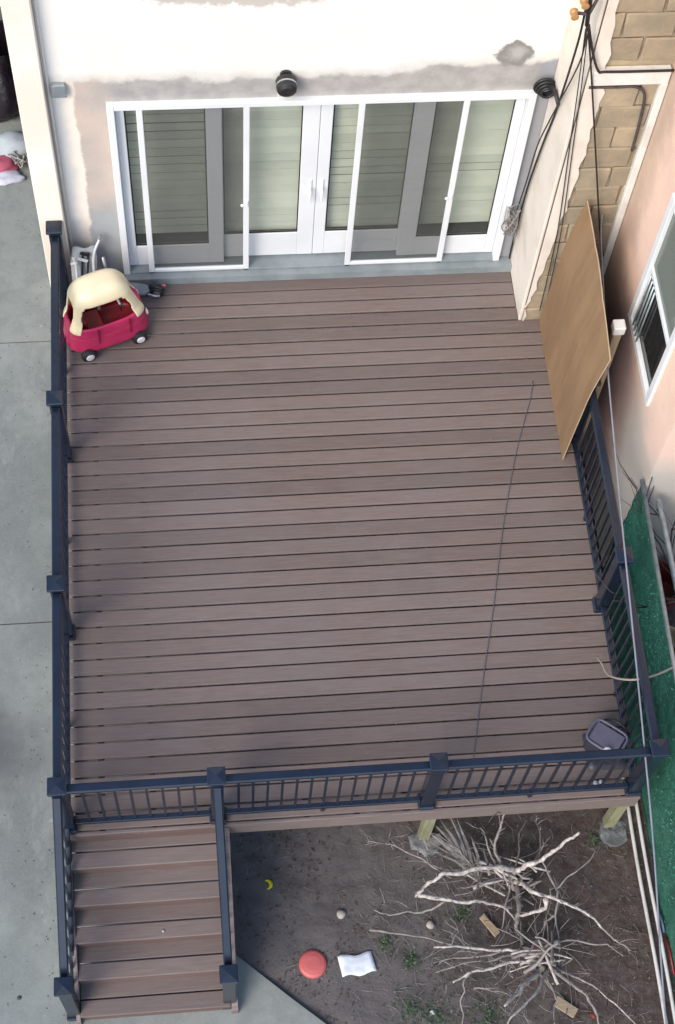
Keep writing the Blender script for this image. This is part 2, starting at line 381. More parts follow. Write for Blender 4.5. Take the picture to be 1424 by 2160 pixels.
# ------------------------------------------------------------------ ground
g = MB(); g.add([(-300, -300, G-.16), (300, -300, G-.16), (300, 300, G-.16), (-300, 300, G-.16)], [(0, 1, 2, 3)])
struct(g.build('ground', 'soil'))
def soil_h(x, y):
    h = .045*noise.noise(Vector((x*7, y*7, 21)))*max(0, noise.noise(Vector((x*2, y*2, 31)))+.25)+.055*noise.noise(Vector((x*1.1, y*1.1, 3)))+.03*noise.noise(Vector((x*4, y*4, 1)))+.014*noise.noise(Vector((x*13, y*13, 7)))+.007*noise.noise(Vector((x*34, y*34, 2)))
    return G-.028+h*.6
b = MB(); nx, ny = 190, 330; x0, x1, y0, y1 = 1.25, 8.0, -7.0, 2.6
nx, ny = 230, 330
for j in range(ny+1):
    for i in range(nx+1):
        x = x0+(x1-x0)*i/nx; y = y0+(y1-y0)*j/ny; b.v.append((x, y, soil_h(x, y)))
for j in range(ny):
    for i in range(nx):
        a = j*(nx+1)+i; b.f.append((a, a+1, a+nx+2, a+nx+1))
b.mi = [0]*len(b.f)
struct(b.build('soil', 'soil', smooth=True, fix=False))
drv = bpy.data.objects.new('driveway', None); COL.objects.link(drv); drv.location = (-2, 0, G); struct(drv)
def slab(poly):
    n = len(poly); cx = sum(p[0] for p in poly)/n; cy = sum(p[1] for p in poly)/n
    m = MB(); m.prism(poly, 2, G-.12, G, 0)
    return m.build('slab', 'concrete', drv)
slab([(-7, 2.29), (.0, 2.29), (.0, 5.315), (-7, 5.315)])
slab([(-7, 5.327), (.6, 5.327), (.6, 8.33), (-7, 8.33)])
slab([(-7, 8.342), (.6, 8.342), (.6, 14), (-7, 14)])
diag = [(1.292, 0.0), (1.294, -.80)]
for i in range(1, 9): diag.append((1.335+.68*i*.6+random.uniform(-.012, .012), -.835-.583*i*.6+random.uniform(-.012, .012)))
slab([(-7, -8), (-7, 2.278), (.0, 2.278), (.0, 0.0)] + diag + [(diag[-1][0], -8)])

# ------------------------------------------------------------------ house
H = root('house', 'white stucco house rear wall with bare grey render around the wide patio doors', 'house', (2, 5.31, G))
m = MB()
YW, YB = 5.31, 5.62
m.box(.14, .607, YW, YB, G-.1, 6.2); m.box(4.142, 4.288, YW, YB, G-.1, 6.2)
m.box(.607, 4.142, YW, YB, 2.365, 6.2); m.box(.607, 4.142, YW, YB, G-.1, .04)
m.build('wall', 'facade', H, fix=False)
MB().box(-.06, 4.9, 6.1, 10.5, G-.1, 6.2).build('back_room_wall', 'dark', H)
m = MB(); m.box(.3, 4.2, 5.622, 6.098, 2.45, 2.6); m.box(.3, 4.2, 5.622, 6.098, -.1, .04); m.box(.1, .3, 5.622, 6.098, -.1, 2.6); m.box(4.2, 4.28, 5.622, 6.098, -.1, 2.6)
m.build('door_reveal', 'dark', H)
m = MB(); m.box(-.08, .138, 5.2, 6.09, G, 6.2, .006); m.build('pilaster', 'pilaster', H)
m = MB(); m.prism([(.60, 5.195), (4.285, 5.185), (4.285, 5.309), (.60, 5.309)], 2, -.06, .085)
m.build('door_sill', 'sill', H)
m = MB(); m.box(.14, .598, 5.24, 5.309, -.12, .03, .004); m.build('base_ledge', 'sill', H)
# outer frame
m = MB(); fx0, fx1, fz0, fz1 = .607, 4.142, .087, 2.372
m.box(fx0, fx0+.06, 5.255, 5.50, fz0, fz1, .004); m.box(fx1-.06, fx1, 5.255, 5.50, fz0, fz1, .004)
m.box(fx0+.06, fx1-.06, 5.256, 5.50, fz1-.055, fz1-.001, .004); m.build('door_frame', 'white', H)
MB().box(fx0+.061, fx1-.061, 5.258, 5.50, fz0+.001, fz0+.024, .003).build('track', 'sill', H)
def leaf(name, x0, x1, gx0, gx1, gz0, gz1, z0, z1, ya, yb):
    m = MB()
    m.box(x0, gx0, ya, yb, z0, z1, .004); m.box(gx1, x1, ya, yb, z0, z1, .004)
    m.box(gx0+.0005, gx1-.0005, ya+.001, yb-.001, z0+.001, gz0, .004); m.box(gx0+.0005, gx1-.0005, ya+.001, yb-.001, gz1, z1-.001, .004)
    p = m.build(name, 'white', H)
    MB().box(gx0+.001, gx1-.001, (ya+yb)/2-.003, (ya+yb)/2+.003, gz0+.001, gz1-.001).build('pane', 'glass', p)
    m = MB(); t = .012    # dark gasket round the pane
    for a in ((gx0, gx0+t, gz0, gz1), (gx1-t, gx1, gz0, gz1)): m.box(a[0]+.001, a[1], ya+.012, ya+.016, a[2]+.002, a[3]-.002)
    m.box(gx0+t, gx1-t, ya+.012, ya+.016, gz0+.002, gz0+.022); m.box(gx0+t, gx1-t, ya+.012, ya+.016, gz1-t, gz1-.002)
    m.build('gasket', 'black', p)
    return p
pA = leaf('door_panel', .668, 1.54, .74, 1.405, .40, 2.275, .12, 2.315, 5.335, 5.375)
pD = leaf('door_panel', 3.165, 4.08, 3.325, 3.998, .385, 2.275, .12, 2.315, 5.335, 5.375)
pB = leaf('door_panel', 1.445, 2.368, 1.545, 2.222, .46, 2.275, .13, 2.315, 5.385, 5.425)
pC = leaf('door_panel', 2.372, 3.26, 2.476, 3.158, .455, 2.275, .13, 2.315, 5.385, 5.425)
for p, hx in ((pB, 2.315), (pC, 2.42)):
    m = MB(); m.box(hx-.014, hx+.014, 5.372, 5.384, 1.00, 1.22, .004); s_ = -1 if hx < 2.37 else 1
    m.tube([(hx, 5.372, 1.12), (hx, 5.33, 1.12), (hx+.0*s_, 5.325, 1.10), (hx, 5.325, .98)], .010, 8)
    m.build('handle', 'white', p, smooth=False)
# blind slats, one shared mesh, a slat part for each
sm = MB(); sm.add([(-.36, .005, .0475), (.36, .005, .0475), (.36, -.004, -.0475), (-.36, -.004, -.0475), (-.36, .008, .0475), (.36, .008, .0475), (.36, -.001, -.0475), (-.36, -.001, -.0475)],
                  [(0, 1, 2, 3), (7, 6, 5, 4), (0, 4, 5, 1), (2, 6, 7, 3), (1, 5, 6, 2), (0, 3, 7, 4)])
slat0 = None
for pi, (pp, cx, yy, k0, tilt) in enumerate(((pA, 1.075, 5.475, 0, .06), (pB, 1.885, 5.475, 0, 0), (pC, 2.815, 5.475, 0, .03), (pD, 3.66, 5.475, 0, -.02))):
    for k in range(18):
        if slat0 is None: slat0 = sm.build('blind_slat', 'slat', pp, world=False); o = slat0
        else: o = inst(slat0, 'blind_slat', (0, 0, 0), pp)
        o.location = (cx-H.location.x, yy-H.location.y, .46+k*.1075-H.location.z)
        o.rotation_euler = (tilt+random.uniform(-.05, .05)+(.10 if random.random() < .12 else 0), random.uniform(-.004, .004), 0)
        o.scale = (1.03, 1, 1)
# screens
def screen(x0, x1, hx):
    m = MB(); ya, yb, z0, z1, t = 5.262, 5.290, .090, 2.362, .052
    m.box(x0, x0+t, ya-.004, yb, z0, z1, .004); m.box(x1-t, x1, ya-.004, yb, z0, z1, .004)
    m.box(x0+t, x1-t, ya-.003, yb-.001, z0+.001, z0+.055, .004); m.box(x0+t, x1-t, ya-.003, yb-.001, z1-.045, z1-.001, .004)
    p = m.build('screen_door', 'white', H)
    MB().box(x0+t+.001, x1-t-.001, 5.275, 5.277, z0+.056, z1-.046).build('screen_mesh', 'mesh', p)
    m = MB(); m.box(hx-.018, hx+.018, 5.24, 5.258, 1.04, 1.12, .006); m.lathe([(.006, 0), (.016, .006), (.018, .016), (.010, .022)], (hx-.035, 5.236, 1.06), 1, 12)
    m.build('handle', 'white', p)
screen(.842, 1.768, 1.742); screen(2.668, 3.592, 3.566)
# thin tube added beside the pilaster to draw its grey shade line
m = MB(); m.tube([(.165, 5.30, .0), (.165, 5.30, 3.0), (.165, 5.30, 6.1)], .012, 8); m.build('corner_shade_line', 'white2', H, smooth=True)

# ------------------------------------------------------------------ party wall with stone front
P = root('party_wall', 'projecting party wall, cream stucco side and tan stone block front under a white band', 'wall', (4.6, 4.64, G))
m = MB(); m.box(4.292, 5.6, 4.668, 5.305, G, 6.2); m.build('core', 'mortar', P)
m = MB()
pts = [(4.262, 4.64), (4.262, 5.306), (4.2905, 5.306), (4.2905, 4.64)]
m.box(4.262, 4.291, 4.636, 5.304, G, 6.2, .006); m.build('side_stucco', 'stucco_cream', P)
# jagged stucco return on the front
def sx_(z):
    K = [(-1.1, 4.30), (.15, 4.305), (.4, 4.325), (.9, 4.37), (1.4, 4.395), (2.0, 4.43), (2.6, 4.445), (3.1, 4.44), (3.5, 4.41), (4.0, 4.37), (5.0, 4.36), (6.2, 4.36)]
    for (a, xa), (b_, xb) in zip(K, K[1:]):
        if a <= z <= b_: return xa+(xb-xa)*(z-a)/(b_-a)
    return 4.36
poly = [(4.2625, G), (4.2625, 6.2)]
z = 6.2
while z > G:
    poly.append((sx_(z)+.022*noise.noise(Vector((z*7, 0, 0)))*1.6, z)); z -= .06
m = MB(); v = []
front = [(p[0], 4.628, p[1]) for p in poly]
edge = poly[2:]
# strips: quads from corner to jagged edge
for i in range(len(edge)-1):
    (xa, za), (xb, zb) = edge[i], edge[i+1]
    m.box(0, 1, 0, 1, 0, 1)if False else None
    m.add([(4.2925, 4.622, za), (xa, 4.622, za), (xb, 4.622, zb), (4.2925, 4.622, zb), (4.2925, 4.6675, za), (xa, 4.6675, za), (xb, 4.6675, zb), (4.2925, 4.6675, zb)],
          [(0, 1, 2, 3), (1, 5, 6, 2)])
m.build('front_stucco', 'stucco_cream', P)
shapes = []
for k in range(8):
    w, h = .385, .232; bm = MB(); r = random.Random(k)
    n_ = 3; vs = []; 
    bb = MB().box(-w/2, w/2, -.028, .0, -h/2, h/2, .012)
    vs = [(x+r.uniform(-.008, .008), y+(r.uniform(-.008, .004) if y < -.01 else 0), z+r.uniform(-.007, .007)) for x, y, z in bb.v]
    bm.add(vs, bb.f); shapes.append(bm)
srcs = []
row = 0; z = G+.12
while z < 5.9:
    off = (row % 2)*.2+random.uniform(-.05, .05); x = 4.30+off-.4+.19
    while x < 5.75:
        x0 = x-.19; x1 = x+.19; e = sx_(z)-.02
        if x1 > e+.04 and not (3.13 < z < 3.36):
            i = random.randrange(8)
            cxx = x; sc = 1.0
            if x0 < e: cxx = (e+x1)/2; sc = (x1-e)/.38
            loc = (cxx-P.location.x, 4.666-P.location.y+random.uniform(-.003, .006), z-P.location.z)
            if i >= len(srcs) or srcs[i] is None:
                while len(srcs) <= i: srcs.append(None)
                o = shapes[i].build('stone_block', 'stone', P, world=False); srcs[i] = o
            else: o = inst(srcs[i], 'stone_block', loc, P)
            o.location = loc; o.scale = (sc, 1, 1)
        x += .40
    z += .248; row += 1
m = MB(); m.box(4.318, 4.93, 4.595, 4.664, 3.185, 3.335, .008); m.build('white_band', 'white2', P)
m = MB(); m.box(4.872, 4.934, 4.600, 4.664, .2, 3.183, .006); m.build('corner_strip', 'white2', P)

# ------------------------------------------------------------------ neighbour house
NH = root('neighbour_house', 'peach stucco house close on the right, shade painted grey near the ground', 'house', (5.0, 3.5, G))
WX = 4.94; wy0, wy1, wz0, wz1 = 2.96, 3.82, 1.20, 2.80
m = MB()
m.box(WX, WX+.25, 2.45, wy0, G, 6.2); m.box(WX, WX+.25, wy1, 4.66, G, 6.2); m.box(WX, WX+.25, wy0, wy1, G, wz0); m.box(WX, WX+.25, wy0, wy1, wz1, 6.2)
m.box(WX+.25, 9.5, 2.45, 4.62, G, 6.2)
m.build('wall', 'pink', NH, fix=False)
m = MB()
t = .045
m.box(WX-.025, WX+.03, wy0-.03, wy0+t, wz0-.02, wz1+.02, .004); m.box(WX-.025, WX+.03, wy1-t, wy1+.03, wz0-.02, wz1+.02, .004)
m.box(WX-.024, WX+.03, wy0+t, wy1-t, wz0-.019, wz0+t, .004); m.box(WX-.024, WX+.03, wy0+t, wy1-t, wz1-t, wz1+.019, .004)
m.box(WX-.010, WX+.03, wy0+t, wy1-t, 1.93, 1.985, .004)
wf = m.build('window_frame', 'white', NH)
m = MB()
m.box(WX-.004, WX+.011, wy1-t-.024, wy1-t-.002, wz0+t, 1.93, .003); m.box(WX-.004, WX+.011, wy0+t+.002, wy0+t+.024, wz0+t, 1.93, .003); m.box(WX-.004, WX+.011, wy0+t+.024, wy1-t-.024, wz0+t+.002, wz0+t+.024, .003)
m.build('lower_sash', 'white', wf)
for k in range(4):
    yb_ = wy1-t-.075-.055*k; MB().tube([(WX-.016, yb_, wz0+t-.02), (WX-.016, yb_, 1.95)], .009, 6).build('grille_bar', 'galv', wf, smooth=True)
MB().box(WX+.19, WX+.199, wy0, wy1, wz0, 1.95).build('dark_interior', 'black', wf)
MB().box(WX+.008, WX+.013, wy0+t+.001, wy1-t-.001, 1.986, wz1-t-.001).build('pane', 'glassn', wf)
MB().box(WX+.012, WX+.016, wy0+t+.001, wy1-t-.001, wz0+t+.001, 1.929).build('pane', 'glassd', wf)
m = MB(); m.box(WX+.20, WX+.21, wy0, wy1, 1.95, wz1); m.build('curtain', 'slat', wf)
m = MB(); m.box(WX+.05, WX+.09, 3.03, 3.11, 1.25, 1.72, .01); m.box(WX+.05, WX+.09, 3.16, 3.22, 1.25, 1.62, .01); m.box(WX+.05, WX+.09, 3.28, 3.33, 1.25, 1.50, .01)
m.build('window_clutter', 'timber_tan', wf)

# ------------------------------------------------------------------ deck
D = root('deck', 'raised deck of purplish brown composite boards behind the house', 'deck', (2.3, 2.6, 0))
pitch = .145; DL, DR = .0, 4.605
def board_mesh(w, L, z0, z1, bev=.006):
    return MB().box(-L/2, L/2, -w/2, w/2, z0, z1, bev)
b0 = board_mesh(.1305, DR-DL, -.025, 0).build('deck_board', 'deck', D, world=False)
bS = None
for k in range(36):
    yc = pitch*(k+.5)
    if k == 35:
        o = board_mesh(.115, DR-DL, -.025, 0).build('deck_board', 'deck', D, world=False); yc = 35*pitch+.0025+.0575
    elif k >= 32:       # notched short of the party wall
        if bS is None:
            o = bS = board_mesh(.1305, 4.258-DL, -.025, 0).build('deck_board', 'deck', D, world=False)
        else: o = inst(bS, 'deck_board', (0, 0, 0), D)
        o.location = ((4.258+DL)/2-2.3, yc-2.6, random.uniform(-.0012, .0012)); continue
    else:
        o = b0 if k == 0 else inst(b0, 'deck_board', (0, 0, 0), D)
    o.location = ((DL+DR)/2-2.3, yc-2.6, random.uniform(-.0012, .0012)); o.rotation_euler = (random.uniform(-.004, .004), 0, random.uniform(-.0004, .0004))
    if k == 35: o.scale = (.924, 1, 1); o.location.x = (4.258+DL)/2-2.3
MB().box(-.02, DR+.02, -.032, -.004, -.030, -.002, .005).build('nosing', 'deck_light', D)
MB().box(-.02, DR+.02, -.026, .0, -.235, -.031, .003).build('rim_board', 'deck', D)
MB().box(-.024, -.002, .0, 5.18, -.235, -.004, .003).build('rim_board', 'deck', D)
MB().box(DR+.002, DR+.024, .0, 4.6, -.235, -.004, .003).build('rim_board', 'deck', D)
m = MB()
x = .3
while x < 4.5: m.box(x-.019, x+.019, .02, 5.1, -.22, -.03); x += .406
m.build('joist', 'bark3', D)
def sup(x, y):
    p = MB().box(x-.045, x+.045, y-.045, y+.045, G+.04, -.222, .004).build('support_post', 'timber', D)
for x in (2.965, 4.58): sup(x, .075)
for x in (1.6, 3.0, 4.5): sup(x, 4.9); sup(x, 2.6)
for i, (x, y, lab) in enumerate(((2.98, .03, 'rough grey concrete footing under the middle deck support behind the dead shrub'), (4.62, .0, 'rough grey concrete footing under the corner deck support beside the white pipes'))):
    m = MB(); r = random.Random(i)
    prof = [(.135, G-.05), (.13, G-.01), (.11, G+.012), (.02, G+.016)]
    m.lathe(prof, (x, y, 0), 2, 11)
    m.v = [(a+r.uniform(-.025, .025), b_+r.uniform(-.025, .025), c+r.uniform(-.008, .008)) for a, b_, c in m.v]
    o = m.build('concrete_footing', 'footing'); tag(o, lab, 'footing', 'footings under the deck posts')

# ------------------------------------------------------------------ stairs
ST = root('staircase', 'five-step brown composite staircase down from the deck to the driveway', 'stairs', (.63, -.6, G))
t_, r_ = .2507, .1774
sx0, sx1 = .045, 1.245
tb0 = None
for n_ in range(1, 6):
    z = -n_*r_; yn = -n_*t_
    for j in range(2):
        w = .1310
        yc = yn+w/2 if j == 0 else yn+.1420+w/2
        if tb0 is None:
            tb0 = MB().box(-(sx1-sx0)/2, (sx1-sx0)/2, -w/2, w/2, -.025, 0, .006).build('tread_board', 'deck', ST, world=False); o = tb0
        else: o = inst(tb0, 'tread_board', (0, 0, 0), ST)
        o.location = ((sx0+sx1)/2-.63, yc+.6, z-G+random.uniform(-.001, .001))
rb0 = None
for n_ in range(1, 7):
    z1 = -(n_-1)*r_-.027; yb = -(n_-1)*t_+.018-(.045 if n_ == 1 else 0)
    if n_ == 6: z1 = -5*r_-.027
    h = r_-.029
    if rb0 is None:
        rb0 = MB().box(-(sx1-sx0)/2+.002, (sx1-sx0)/2-.002, -.009, .009, -h, 0, .003).build('riser_board', 'riser', ST, world=False); o = rb0
    else: o = inst(rb0, 'riser_board', (0, 0, 0), ST)
    o.location = ((sx0+sx1)/2-.63, yb+.6, z1-G)
for xa, xb in ((sx0-.035, sx0-.003), (sx1+.003, sx1+.055)):
    poly = [(-.035, -.10), (-.035, G+.0)]
    poly = [(-.034, -.06), (-5*t_-.03, -5*r_-.045), (-5*t_-.03, G+.001), (-4*t_, G+.001), (-.034, -.235)]
    MB().prism(poly, 0, xa, xb).build('stringer', 'deck_light', ST)

# ------------------------------------------------------------------ railing
RL = root('railing', 'black metal railing with square capped posts round the deck and down the stairs', 'railing', (2.3, .05, 0))
YP = .049; LX = .05; RX = 4.562; HT = 1.018
post_m = MB().box(-.050, .050, -.050, .050, 0, .985, .006)
post0 = cap0 = skirt0 = None
def post(x, y, zb, h=1.018, big=False):
    global post0, cap0, skirt0
    L = RL.location
    if post0 is None: p = post0 = post_m.build('post', 'rail', RL, world=False)
    else: p = inst(post0, 'post', (0, 0, 0), RL)
    p.location = (x-L.x, y-L.y, zb-L.z); p.scale = (1, 1, h/1.018)
    if cap0 is None:
        m = MB().box(-.070, .070, -.070, .070, .978, 1.008, .006)
        m.add([(-.062, -.062, 1.0085), (.062, -.062, 1.0085), (.062, .062, 1.0085), (-.062, .062, 1.0085), (0, 0, 1.024)], [(0, 1, 4), (1, 2, 4), (2, 3, 4), (3, 0, 4)])
        c = cap0 = m.build('cap', 'rail', p, world=False)
        skirt0 = k = MB().box(-.068, .068, -.068, .068, .001, .055, .012).build('skirt', 'rail', p, world=False)
    else: c = inst(cap0, 'cap', (0, 0, 0), p); inst(skirt0, 'skirt', (0, 0, 0), p)
X1, X2 = 1.2167, 2.8765
LPY = [YP, 1.6905, 3.3833, 5.13]
RPY = [1.672, 3.34, 4.50]
for x in (LX, X1, X2, RX): post(x, YP, 0)
for y in LPY[1:]: post(LX, y, 0)
for y in RPY: post(RX, y, 0)
post(-.008, -1.18, G, 1.07); post(1.235, -1.18, G, 1.07)
rail_cache = {}
bal0 = None
def baluster(x, y, z0, z1):
    global bal0
    L = RL.location
    if bal0 is None:
        bal0 = MB().box(-.0095, .0095, -.0095, .0095, 0, 1, .0).build('baluster', 'rail', RL, world=False); o = bal0
    else: o = inst(bal0, 'baluster', (0, 0, 0), RL)
    o.location = (x-L.x, y-L.y, z0-L.z); o.scale = (1, 1, z1-z0)
def rail_bar(a, b_, w, h, name):
    a, b_ = Vector(a), Vector(b_); d = b_-a; L = d.length; d.normalize()
    s_ = d.cross(Vector((0, 0, 1))).normalized(); u = s_.cross(d)
    bb = MB().box(0, L, -w/2, w/2, -h, 0, .010 if w > .05 else .005)
    vs = [a+d*v[0]+s_*v[1]+u*v[2] for v in bb.v]
    return MB().add(vs, bb.f).build(name, 'rail', RL)
def section(p, q, foot=True, inset=.052):
    p, q = Vector(p), Vector(q); d = (q-p); L = d.length; u = d/L
    a, b_ = p+u*inset, q-u*inset
    rail_bar((a.x, a.y, .935), (b_.x, b_.y, .935), .072, .042, 'top_rail')
    rail_bar((a.x, a.y, .118), (b_.x, b_.y, .118), .042, .040, 'bottom_rail')
    n = round((L-.1)/.1125); 
    for i in range(1, n):
        c = a+(b_-a)*i/n; baluster(c.x, c.y, .1185, .892)
    if foot:
        c = (a+b_)/2; MB().box(c.x-.017, c.x+.017, c.y-.017, c.y+.017, .001, .077, .003).build('foot_block', 'rail', RL)
section((LX, YP, 0), (X1, YP, 0), False); section((X1, YP, 0), (X2, YP, 0)); section((X2, YP, 0), (RX, YP, 0))
for a, b_ in zip(LPY, LPY[1:]): section((LX, a, 0), (LX, b_, 0))
for a, b_ in zip([YP]+RPY, RPY): section((RX, a, 0), (RX, b_, 0))
for x, xb in ((LX-.01, -.008), (X1+.004, 1.235)):
    y0, y1 = YP-.053, -1.125; zt0, zt1 = .90, -.10
    rail_bar((x, y0, zt0), (xb, y1, zt1), .068, .040, 'stair_top_rail')
    rail_bar((x, y0, zt0-.78), (xb, y1, zt1-.78), .040, .036, 'stair_bottom_rail')
    for i in range(1, 10):
        f = i/10; baluster(x+(xb-x)*f, y0+(y1-y0)*f, zt0+(zt1-zt0)*f-.785, zt0+(zt1-zt0)*f-.045)

# ------------------------------------------------------------------ leaning board
m = MB(); ny_, nz_ = 60, 10; vs = []
for side in (0, 1):
    for i in range(ny_+1):
        for j in range(nz_+1):
            a = i/ny_; h = j/nz_
            y = 3.115+1.49*a-.02*h; z = .006+(1.66+.20*a-.14*max(0, a-.6))*h
            if a > .55: z += 0
            x = 4.448+.024*z+.085*max(0, z-1.0)**1.3+.006*math.sin(a*3.1)*h+side*.010-.004*math.exp(-((a-.36)/.016)**2)-.003*math.exp(-((a-.70)/.02)**2)+.004*noise.noise(Vector((a*4, h*3, 0)))
            vs.append((x, y, z))
def vi(s_, i, j): return s_*(ny_+1)*(nz_+1)+i*(nz_+1)+j
fs = []; mi = []
for i in range(ny_):
    for j in range(nz_):
        fs.append((vi(0, i, j), vi(0, i, j+1), vi(0, i+1, j+1), vi(0, i+1, j))); fs.append((vi(1, i, j), vi(1, i+1, j), vi(1, i+1, j+1), vi(1, i, j+1))); mi += [0, 0]
for i in range(ny_):
    for j in (0, nz_): fs.append((vi(0, i, j), vi(0, i+1, j), vi(1, i+1, j), vi(1, i, j))); mi.append(1)
for j in range(nz_):
    for i in (0, ny_): fs.append((vi(0, i, j), vi(0, i, j+1), vi(1, i, j+1), vi(1, i, j))); mi.append(1)
m.add(vs, fs); m.mi = mi
o = m.build('leaning_board', ['ply', 'ply_edge']); tag(o, 'large brown sheet of board standing on edge against the right railing', 'board')
# pale timber post behind the board
tp = root('timber_post', 'tan timber post with white cap just beyond the brown board', 'post', (4.70, 3.48, G))
MB().box(4.665, 4.735, 3.445, 3.515, G-.05, 1.50, .004).build('shaft', 'timber_tan', tp)
MB().box(4.650, 4.750, 3.430, 3.530, 1.502, 1.60, .008).build('cap', 'white2', tp)

# ------------------------------------------------------------------ lamps, box, coil on the wall
wl = root('wall_lamp', 'round black wall lamp centred above the patio doors', 'lamp', (2.057, 5.31, 2.62))
MB().lathe([(.05, -.025), (.05, 0.0)], (2.057, 5.305, 2.64), 1, 20).build('mounting_plate', 'black', wl)
m = MB(); m.lathe([(.045, -.16), (.078, -.14), (.085, -.09), (.085, -.04), (.06, -.028)], (2.057, 5.31, 2.60), 1, 24); m.build('housing', 'black', wl, smooth=False)
m = MB(); m.lathe([(.0865, -.105), (.0865, -.090)], (2.057, 5.31, 2.60), 1, 24); m.build('ring', 'silver', wl)
MB().box(1.99, 2.12, 5.20, 5.30, 2.475, 2.49, .004).build('drip_ledge', 'white2', wl)
cc = root('cable_coil', 'coil of black cable hung at the right end above the patio doors', 'cable', (4.2, 5.22, 2.47))
for k in range(4):
    r = .085-.011*k; pts = [(4.185+r*math.cos(t*.3)+.004*k, 5.25-.022*k, 2.47+r*math.sin(t*.3)) for t in range(22)]
    MB().tube(pts, .013, 8).build('loop', 'cable', cc, smooth=True)
MB().tube([(4.20, 5.2, 2.54), (4.235, 5.12, 2.56), (4.25, 5.0, 2.53)], .018, 8).build('tail', 'cable', cc, smooth=True)
jb = root('junction_box', 'small grey junction box high on the wall beside the cream pilaster', 'box', (.25, 5.31, 2.57))
MB().box(.195, .30, 5.262, 5.309, 2.50, 2.62, .008).build('body', 'galv', jb)
MB().box(.188, .307, 5.252, 5.261, 2.494, 2.626, .004).build('lid', 'grey', jb)

# ------------------------------------------------------------------ cables
def cable(name, pts, r, mat, label, cat='cable', k=5, group=None):
    o = MB().tube(smooth_curve(pts, k), r, 6).build(name, mat, smooth=True); return tag(o, label, cat, group)
cable('wall_cable', [(4.132, 4.598, 3.986), (4.159, 4.66, 3.549), (4.245, 5.0, 2.48), (4.238, 5.1, 1.956), (4.235, 5.2, 1.336), (4.236, 5.25, 0.737), (4.24, 5.27, 0.281), (4.245, 5.27, 0.10)], .009, 'cable', 'black cable running down the inside corner right of the patio doors')
cable('wall_cable', [(4.148, 4.60, 3.95), (4.20, 4.61, 3.5), (4.23, 5.02, 2.40), (4.20, 5.12, 1.90), (4.205, 5.2, 1.30), (4.20, 5.26, .80)], .006, 'cable', 'thinner black cable in the inside corner, ending above the tangle')
o = cable('wall_cable', [(4.171, 4.605, 3.787), (4.24, 4.605, 3.083), (4.297, 4.608, 2.417), (4.385, 4.612, 1.422), (4.415, 4.612, 0.732), (4.43, 4.612, 0.173)], .0045, 'cable', 'left of the two thin cables down the stone corner')
cable('wall_cable', [(4.19, 4.600, 3.787), (4.265, 4.605, 3.083), (4.325, 4.608, 2.417), (4.415, 4.605, 1.422), (4.452, 4.605, 0.732), (4.47, 4.605, 0.173)], .0045, 'cable', 'right of the two thin cables down the stone corner')
cable('wall_cable', [(4.171, 4.58, 3.85), (4.253, 4.58, 3.524), (4.351, 4.58, 3.111), (4.548, 4.58, 2.265), (4.74, 4.58, 1.442), (4.852, 4.58, 1.029)], .008, 'cable', 'black cable hanging in front of the stone towards the brown board')
cable('wall_cable', [(4.18, 4.585, 3.85), (4.27, 4.583, 3.55), (4.346, 4.581, 3.37), (4.40, 4.58, 3.36), (4.6, 4.58, 3.355), (4.93, 4.58, 3.355)], .011, 'cable', 'black cable along the top of the white band')
cable('conduit', [(4.32, 4.615, 3.155), (4.55, 4.615, 3.15), (4.673, 4.615, 3.15), (4.755, 4.615, 3.10), (4.79, 4.615, 2.98), (4.81, 4.615, 2.7), (4.82, 4.615, 2.4)], .012, 'bark3', 'dark conduit bending down the stone just below the white band', 'conduit')
cable('overhead_cable', [(4.735, 4.60, 1.60), (4.717, 4.436, 1.5), (4.659, 3.776, 1.4), (4.611, 3.138, 1.3), (4.553, 1.981, 1.15), (4.518, 1.014, 1.0), (4.477, 0.154, 0.9), (4.43, -0.699, 0.8), (4.326, -1.907, 0.7), (4.2, -3.6, .75)], .0075, 'cable_l', 'thin grey cable strung above the right railing towards the yard')
cable('deck_cable', [(4.30, 3.95, 0.004), (4.243, 3.743, 0.004), (4.085, 3.327, 0.004), (3.975, 2.992, 0.006), (3.816, 2.433, 0.006), (3.633, 1.674, 0.006), (3.463, 1.037, 0.006), (3.315, 0.427, 0.006), (3.25, .2, .006)], .0042, 'cable_d', 'thin grey cable lying slantwise across the right of the deck')
cable('vine_stem', [(4.40, 1.12, .22), (4.414, 1.027, 0.3), (4.43, 0.882, 0.4), (4.514, 0.72, 0.7), (4.709, 0.744, 0.7), (4.922, 0.852, 0.6), (5.15, 1.0, .45)], .009, 'cable_t', 'pale bare vine stem arching over the right railing and green fence', 'vine')
tg = MB(); rr = random.Random(3)
for k in range(16):
    c = Vector((4.16, 5.2, .72)); pts = [c+Vector((rr.uniform(-.075, .055), rr.uniform(-.08, .05), rr.uniform(-.2, .22))) for _ in range(4)]
    tg.tube(smooth_curve(pts, 5), rr.uniform(.003, .006), 5)
tag(tg.build('cable_tangle', 'straw', smooth=True), 'tangle of thin grey wires at the right foot of the patio doors', 'wires')
ins = root('cable_bracket', 'bracket with ochre insulators where the cables meet at the top of the party wall', 'bracket', (4.14, 4.6, 3.95))
for (x, z) in ((4.045, 3.985), (4.10, 4.09)):
    MB().lathe([(.012, -.05), (.03, -.045), (.022, -.015), (.032, 0), (.032, .02), (.012, .03)], (x, 4.57, z), 1, 14).build('insulator', 'ochre', ins, smooth=False)
MB().tube([(4.03, 4.58, 3.98), (4.16, 4.58, 3.96), (4.19, 4.58, 4.1)], .014, 8).build('arm', 'bark3', ins, smooth=True)
MB().tube([(4.14, 4.6, 4.3), (4.15, 4.58, 4.0), (4.165, 4.58, 3.85)], .017, 8).build('cable_bundle', 'cable', ins, smooth=True)

